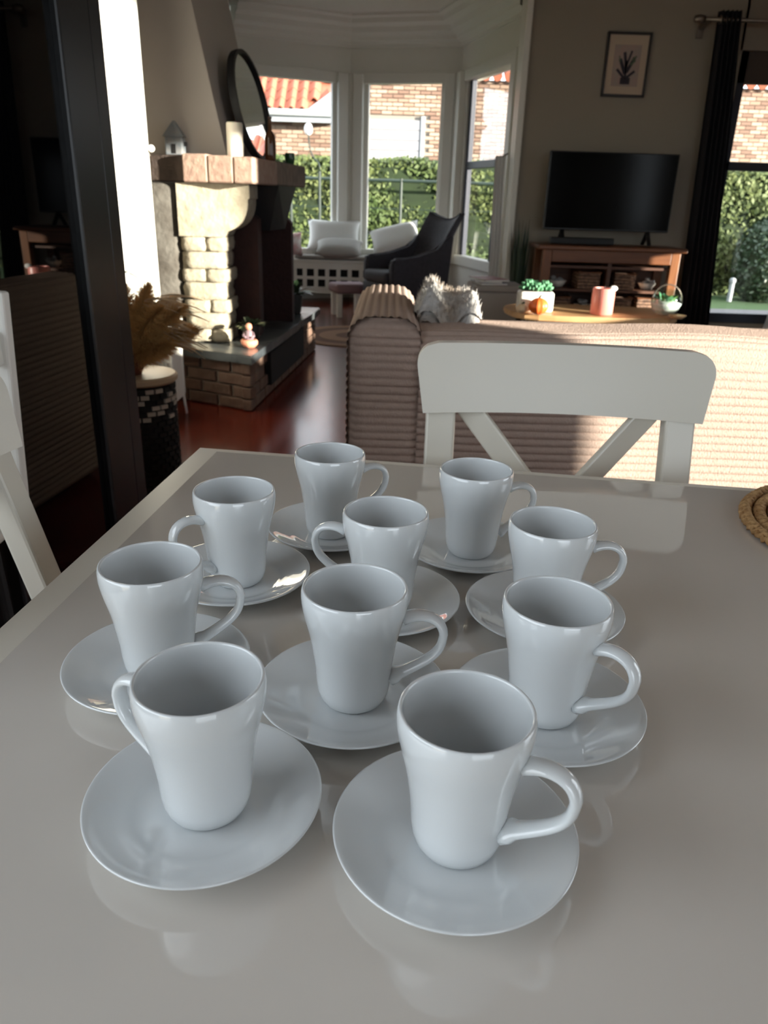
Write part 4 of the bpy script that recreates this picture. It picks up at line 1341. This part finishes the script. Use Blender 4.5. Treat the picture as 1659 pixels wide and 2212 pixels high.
# stool with woven base and oak top
e = thing('basket_stool', (-0.95, 2.86, 0), 'round stool with pale wooden top on black and white woven base', 'stool')
MB().lathe([(0.001, 0.43), (0.135, 0.43), (0.143, 0.438), (0.143, 0.452), (0.135, 0.46), (0.001, 0.46)], 40).build('seat', mat('pale_wood_top', (0.56, 0.42, 0.27), 0.45), e, True, 40)
MB().lathe([(0.001, 0), (0.122, 0), (0.126, 0.42), (0.001, 0.429)], 40).build('drum', M['basket_black'], e, True, 40)
b, b2 = MB(), MB()
for r_ in range(20):
    for i in range(22):
        a = 2 * math.pi * (i + .5 * (r_ % 2)) / 22
        z = 0.012 + r_ * 0.021
        q = b2 if (r_ > 13 and (i * 3 + r_) % 4 < 2) else b
        q.box((0.127 * math.cos(a), 0.127 * math.sin(a), z), (0.012, 0.030, 0.015), rz=a)
o = b.build('black_weave', M['basket_black'], e); o['kind'] = 'stuff'
o = b2.build('white_weave', M['basket_white'], e); o['kind'] = 'stuff'
# vase with dried pampas grass
e = thing('vase', (-0.965, 2.83, 0.461), 'dark red vase filled with tan dried pampas grass on the stool', 'vase')
MB().lathe([(0.001, 0), (0.035, 0), (0.048, 0.03), (0.045, 0.07), (0.025, 0.10), (0.022, 0.13), (0.028, 0.14), (0.024, 0.14), (0.018, 0.125), (0.001, 0.12)], 24).build('vase_body', M['terracotta'], e, True)
def plume(b, p0, d, L, wid, n=420, curl=(0, 0, -0.3)):
    p0, d = Vector(p0), Vector(d).normalized()
    for i in range(n):
        t = random.random()
        base_ = p0 + d * (L * t) + Vector(curl) * (L * t * t)
        rr = wid * math.sin(math.pi * min(1, .15 + t * .85)) ** .7
        o_ = Vector((random.gauss(0, 1), random.gauss(0, 1), random.gauss(0, 1))).normalized()
        tip = base_ + o_ * rr + d * 0.04 + Vector((0, 0, -0.02))
        s = o_.orthogonal().normalized() * 0.0022
        b.add([base_ - s, base_ + s, tip], [(0, 1, 2)])
    pts = [p0 + d * (L * t / 6) + Vector(curl) * (L * (t / 6) ** 2) for t in range(7)]
    b.tube([p0 - d * .02] + pts, 0.0025, 5)
specs = [((0.25, 0, 1), .38, .055), ((0.05, -.1, 1), .36, .06), ((0.45, .1, 1), .34, .06), ((0.6, -.1, .9), .34, .06), ((0.2, .3, 1), .36, .055), ((0.9, 0, .75), .30, .055),
         ((-.2, 0, 1), .34, .05), ((0.35, -.25, .8), .32, .06), ((0.75, .2, .6), .26, .06), ((.1, -.3, .6), .26, .055), ((.5, -.2, .4), .20, .06), ((.3, .0, .5), .20, .06)]
for i, (d, L, wd) in enumerate(specs):
    b = MB()
    plume(b, (0, 0, 0.05), d, L * .95, wd * 1.15, 1500, curl=(0.12 * (d[0] > .3), 0, -0.22))
    b.build('plume', M['pampas'], e)
b = MB()
for i in range(70):
    a = random.uniform(-.5, .5)
    d = Vector((1, a * .6, random.uniform(-.15, .55))).normalized()
    p0 = Vector((random.uniform(.05, .12), 0, random.uniform(.10, .28)))
    L = random.uniform(.10, .19)
    pts = [p0 + d * L * t / 5 + Vector((0, 0, -0.35 * L * (t / 5) ** 2)) for t in range(6)]
    b.tube(pts, [.002, .002, .003, .0035, .0025, .001], 4)
o = b.build('dried_wisps', M['pampas_pale'], e); o['kind'] = 'stuff'
# dark leafy plant before the sunlit strip
e = thing('floor_plant', (-1.135, 3.28, 0), 'dark thin-leaved plant behind the cabinet before the sunlit wall', 'plant')
MB().lathe([(0.001, 0), (0.06, 0), (0.08, 0.25), (0.072, 0.25), (0.001, 0.23)], 20).build('pot', M['pot_dark'], e, True, 50)
MB().tube([(0, 0, .23), (0.01, 0, .5), (0.0, 0, .80)], [0.012, .009, .005], 8).build('stem', M['dark_wood'], e, True)
for i in range(30):
    a = 2.4 * i
    z = .45 + .38 * (i / 30)
    el = random.uniform(.1, .9)
    MB().leaf((0, 0, z), (math.cos(a) * math.cos(el), math.sin(a) * math.cos(el), math.sin(el)), random.uniform(.07, .13), 0.022, .5).build('leaf', M['leaf_dark'], e, True)
# small white side table with fretwork panel
e = thing('side_table', (-1.13, 3.86, 0), 'small white side table with carved panel against the hearth', 'side table')
MB().box((0, 0, 0.49), (0.25, 0.24, 0.02), bevel=.005).build('top', M['white_wood'], e)
for sx in (-1, 1):
    for sy in (-1, 1):
        MB().tube([(sx * .10, sy * .09, .48), (sx * .103, sy * .093, .12), (sx * .095, sy * .088, .10), (sx * .108, sy * .10, 0.0)], [.014, .012, .014, .012], 10).build('leg', M['white_wood'], e, True)
b = MB()
for k in range(5):
    b.box((-.08 + k * .04, -0.093, .36), (.012, .012, .22))
    b.box((0, -0.093, .27 + k * .045), (.19, .010, .010))
b.box((0, -.093, .25), (.2, .014, .02)).box((0, -.093, .47), (.2, .014, .02))
b.build('fretwork', M['white_wood'], e)
b = MB()
b.box((0.1, 0, .29), (.012, .17, .37)).box((-.1, 0, .29), (.012, .17, .37)).box((0, .088, .29), (.19, .01, .37)).box((0, -.084, .29), (.19, .006, .37))
b.build('side_panel', M['white_wood'], e)

e.scale = (0.5, 1, 1)
# white chair with black legs beside the cabinet
wch = thing('side_chair', (-0.875, 1.145, 0), 'white panel-backed chair with black legs beside the black cabinet', 'chair')
MB().box((0.01, 0, 0.52), (0.36, 0.41, 0.03), bevel=.01).build('seat', M['white_wood'], wch)
MB().beam((0.178, 0.185, 0.50), (0.198, 0.195, 0.935), 0.034, 0.028, .005, side=(1, 0, 0)).build('back_post', M['white_wood'], wch)
MB().beam((0.178, -0.185, 0.50), (0.198, -0.195, 0.935), 0.034, 0.028, .005, side=(1, 0, 0)).build('back_post', M['white_wood'], wch)
for z in (0.70, 0.84):
    MB().beam((0.192, -0.18, z), (0.192, 0.18, z), 0.06, 0.016, .004, side=(0, 0, 1)).build('back_slat', M['white_wood'], wch)
for sx in (-1, 1):
    for sy in (-1, 1):
        MB().tube([(sx * .13, sy * .16, .505), (sx * .14, sy * .17, 0)], .010, 8).build('leg', M['iron'], wch)

# ================================================================ DINING CHAIRS
def dining_chair(loc, rz, label):
    """origin on the floor under the middle of the back; the seat runs towards +y (local)"""
    c = thing('dining_chair', loc, label, 'chair', None, rz)
    pm = M['chair_white']
    lean = 0.24
    def at(z):
        return -lean * max(0, z - 0.44)
    for s in (-1, 1):
        x = s * 0.176
        MB().beam((x, 0.0, 0.0), (x, 0.0, 0.46), 0.044, 0.036, .004, side=(1, 0, 0)).build('leg', pm, c)
        MB().beam((x, 0.0, 0.44), (x, at(0.83), 0.83), 0.044, 0.028, .004, side=(1, 0, 0)).build('post', pm, c)
        MB().beam((s * .175, .37, 0.0), (s * .175, .37, 0.42), 0.042, 0.042, .004, side=(1, 0, 0)).build('leg', pm, c)
        MB().beam((s * .175, .02, .20), (s * .175, .36, .20), 0.03, 0.02, .003, side=(0, 0, 1)).build('stretcher', pm, c)
        MB().beam((s * .175, .0, .40), (s * .175, .37, .40), 0.06, 0.02, .003, side=(0, 0, 1)).build('apron', pm, c)
    MB().beam((-.175, .37, .40), (.175, .37, .40), 0.06, 0.02, .003, side=(0, 0, 1)).build('apron', pm, c)
    MB().beam((-.175, .19, .20), (.175, .19, .20), 0.03, 0.02, .003, side=(0, 0, 1)).build('stretcher', pm, c)
    MB().box((0, .19, .435), (.43, .42, .022), bevel=.008).build('seat', pm, c)
    MB().beam((-.16, at(.56), .545), (.16, at(.56), .545), 0.04, 0.018, .003, side=(0, 0, 1)).build('cross_rail', pm, c)
    # crossed braces, each running from a post top to the far lower corner
    for s in (-1, 1):
        MB().beam((s * .137, at(.818) - .008 + .003 * s, .818), (-s * .078, at(.565) + .003 * s, .565), 0.036, 0.012, .003, side=(0, 0, 1)).build('brace', pm, c)
    # curved top rail with rounded upper corners
    b = MB()
    nx, nz, hw = 36, 10, 0.219
    def rail(y_off):
        def fn(u, v):
            a = u * 2 - 1
            z = 0.812 + v * 0.098
            half = hw - 0.016 * (1 - v)
            r = 0.034
            if v > 1 - r / 0.098:
                h = (v - (1 - r / 0.098)) * 0.098
                half -= r - math.sqrt(max(0, r * r - h * h))
            x = a * half
            y = at(z) - 0.030 * (1 - (x / hw) ** 2) * 1.0 + 0.012 + y_off
            return Vector((x, y, z))
        return fn
    f1, f2 = rail(0.0), rail(0.020)
    b.grid(f1, nx, 24).grid(f2, nx, 24)
    for v in (0, 1):
        b.grid(lambda u, t, v=v: f1(u, v).lerp(f2(u, v), t), nx, 1)
    for u in (0, 1):
        b.grid(lambda t, v, u=u: f1(u, v).lerp(f2(u, v), t), 1, 24)
    bmesh.ops.remove_doubles(b.bm, verts=b.bm.verts[:], dist=1e-5)
    b.build('top_rail', pm, c, True, 40)
    return c
dining_chair((0.253, 1.017, 0), R(180 - 2.0), 'white wooden dining chair with crossed back braces at the far table edge')
dining_chair((-0.378, 0.672, 0), R(-90), 'white wooden dining chair at the left long side of the table')

# ================================================================ DINING TABLE
tb = thing('dining_table', (0, 0, 0), 'white dining table with glossy grey top and pale matt border', 'table')
C0 = Vector((-0.277, 1.079)); dF = Vector((math.cos(R(-7.45)), math.sin(R(-7.45)))); dL = Vector((-math.sin(R(5.6)), -math.cos(R(5.6))))
A0 = C0; A1 = C0 + dF * 1.25; A2 = A1 + dL * 1.75; A3 = C0 + dL * 1.75
TT = 0.75
def inset(pts, d, far=None):
    c = (pts[0] + pts[1] + pts[2] + pts[3]) / 4
    out = []
    for i in range(4):
        e1 = (pts[i] - pts[i - 1]).normalized(); e2 = (pts[(i + 1) % 4] - pts[i]).normalized()
        k1, k2 = d, d
        if far is not None and i == 0:
            k1 = far
        if far is not None and i == 1:
            k2 = far
        out.append(pts[i] - e1 * k1 + e2 * k2)
    return out
outer = [A0, A1, A2, A3]
inner = inset(outer, 0.030, 0.013)
b = MB()
n0 = len(b.bm.verts)
for i in range(4):
    j = (i + 1) % 4
    q = [outer[i], outer[j], inner[j], inner[i]]
    b.prism([(v.x, v.y) for v in q][::-1], TT - 0.03, TT)
bmesh.ops.remove_doubles(b.bm, verts=b.bm.verts[:], dist=1e-5)
b.build('border', M['table_frame'], tb)
MB().prism([(v.x, v.y) for v in inner][::-1], TT - 0.028, TT + 0.0004).build('tabletop', M['table_top'], tb)
ap = inset(outer, 0.07)
for i in range(4):
    a_, c_ = ap[i], ap[(i + 1) % 4]
    MB().beam((a_.x, a_.y, 0.675), (c_.x, c_.y, 0.675), 0.085, 0.02, .003, side=(0, 0, 1)).build('apron', M['table_frame'], tb)
    MB().box((a_.x, a_.y, 0.36), (0.07, 0.07, 0.72), rz=R(-6.5), bevel=.005).build('leg', M['table_frame'], tb)

# braided placemat at the right edge
pm_ = thing('placemat', (0.607, 0.815, TT + 0.001), 'round braided seagrass placemat on the right side of the table', 'placemat')
for ring in range(11):
    r0 = 0.008 + ring * 0.0162
    b = MB()
    n = max(8, int(2 * math.pi * r0 / 0.0085))
    for s in range(3):
        pts = []
        for i in range(n * 2):
            t = 2 * math.pi * i / (n * 2)
            ph_ = 2 * math.pi * i / 8 + s * 2.094
            pts.append(((r0 + 0.0052 * math.sin(ph_)) * math.cos(t), (r0 + 0.0052 * math.sin(ph_)) * math.sin(t), 0.006 + 0.0030 * math.cos(2 * ph_)))
        b.tube(pts, 0.0036, 5, closed=True)
    b.build('braid', M['seagrass'], pm_, True)

# ================================================================ CUPS AND SAUCERS
def make_saucer():
    b = MB()
    t = 0.0022
    top = [(0.001, 0.0050), (0.028, 0.0050), (0.034, 0.0052), (0.039, 0.0058), (0.0430, 0.0070), (0.0460, 0.0082), (0.0500, 0.0092), (0.056, 0.0110), (0.0625, 0.0135), (0.067, 0.0153), (0.0695, 0.0160)]
    rim = [(0.0704, 0.0161), (0.0709, 0.0156), (0.0707, 0.0147)]
    bot = [(0.066, 0.0122), (0.060, 0.0090), (0.052, 0.0058), (0.044, 0.0040), (0.0385, 0.0034), (0.0375, 0.0), (0.0350, 0.0), (0.0340, 0.0028), (0.001, 0.0028)]
    b.lathe(top + rim + bot, 96)
    me_o = b.build('saucer', M['porcelain'], None, True)
    return me_o
saucer_proto = make_saucer()

def make_cup():
    e = thing('coffee_cup', (0, 0, 0), '', 'cup', 'white porcelain coffee cups on the table')
    outp = [(0.001, 0.0016), (0.0190, 0.0016), (0.0200, 0.0), (0.0222, 0.0), (0.0240, 0.0022), (0.0258, 0.0065), (0.0270, 0.012), (0.0278, 0.020), (0.0284, 0.030), (0.0298, 0.040),
            (0.0314, 0.051), (0.0336, 0.061), (0.0358, 0.070), (0.0374, 0.078), (0.0381, 0.084), (0.0380, 0.0895), (0.0374, 0.0922)]
    rimp = [(0.0370, 0.0930), (0.0361, 0.0932), (0.0353, 0.0926), (0.0351, 0.0915)]
    inp = [(0.0357, 0.0860), (0.0350, 0.078), (0.0334, 0.070), (0.0312, 0.061), (0.0284, 0.051), (0.0270, 0.040), (0.0262, 0.030), (0.0254, 0.018), (0.0235, 0.009), (0.0190, 0.0055), (0.001, 0.0048)]
    MB().lathe(outp + rimp + inp, 80).build('body', M['porcelain'], e, True)
    # ear-shaped handle in the local xz plane
    pts = bez((0.0358, 0, 0.0705), (0.048, 0, 0.0775), (0.0655, 0, 0.0740), (0.0645, 0, 0.0560), 12)[:-1] + bez((0.0640, 0, 0.0560), (0.0630, 0, 0.0400), (0.0460, 0, 0.0330), (0.0282, 0, 0.0205), 14)
    n = len(pts)
    rad = []
    for i in range(n):
        t = i / (n - 1)
        rad.append(0.0033 + 0.0010 * abs(2 * t - 1) ** 3 + (0.0012 if t > 0.93 else 0))
    MB().tube(pts, rad, 16, flat=1.75, side=(0, 1, 0)).build('handle', M['porcelain'], e, True)
    return e
cup_proto = make_cup()
ZS = TT + 0.0006
# name: cup x, y, saucer x, y, handle azimuth (degrees), cup label, saucer label
layout = [
    ('A', -0.1023, 0.3612, -0.1054, 0.3583, 154, 'front left white cup of the two nearest, handle hidden behind its left rim', 'saucer under the front left cup, whole dish in view'),
    ('B', 0.0484, 0.3394, 0.0457, 0.3383, -29, 'white cup nearest to the viewer, front right, handle at its lower right', 'nearest white saucer, under the front right cup'),
    ('C', -0.1717, 0.5026, -0.1741, 0.4987, 13, 'leftmost white cup, behind the front left cup, handle pointing right', 'leftmost white saucer, near the left table border'),
    ('D', -0.0188, 0.4745, -0.0195, 0.4735, -5, 'white cup in the middle of the second row, handle pointing right', 'white saucer under the middle cup of the second row'),
    ('E', 0.1227, 0.4639, 0.1232, 0.4630, -46, 'white cup at the right of the second row, handle turned towards viewer', 'rightmost near saucer, right of the nearest cup'),
    ('F', -0.1398, 0.6568, -0.1440, 0.6530, 222, 'white cup in the third row left, handle curling down its left front', 'white saucer beside the light streaks, third row left'),
    ('G', -0.0597, 0.7750, -0.0560, 0.7740, 20, 'farthest back white cup, near the far table edge left of the chair', 'farthest white saucer, under the back left cup'),
    ('H', 0.0017, 0.6158, 0.0010, 0.6140, 171, 'white cup in the centre with its handle pointing straight left', 'white saucer in the centre, behind the middle cup'),
    ('I', 0.0935, 0.7364, 0.0925, 0.7355, 9, 'back right white cup standing in front of the dining chair post', 'white saucer at the back right, before the dining chair'),
    ('J', 0.1462, 0.6028, 0.1475, 0.6040, -3, 'white cup in the third row right, lower half hidden by the cup before it', 'white saucer in the third row right, mostly hidden by a cup'),
]
for i, (k, cx_, cy_, sx_, sy_, ang, lc, ls) in enumerate(layout):
    s = saucer_proto if i == 0 else copy_tree(saucer_proto)
    off = Vector((sx_ - cx_, sy_ - cy_))
    if off.length > 0.0017:
        off *= 0.0017 / off.length
    sx_, sy_ = cx_ + off.x, cy_ + off.y
    s.location = (sx_, sy_, ZS)
    s.rotation_euler = (0, 0, R(i * 37))
    tag(s, ls, 'saucer', 'white saucers under the cups')
    c = cup_proto if i == 0 else copy_tree(cup_proto)
    dd = Vector((cx_ - sx_, cy_ - sy_))
    c.location = (cx_, cy_, ZS + 0.0052)
    c.rotation_euler = (0, 0, R(ang))
    c['label'] = lc
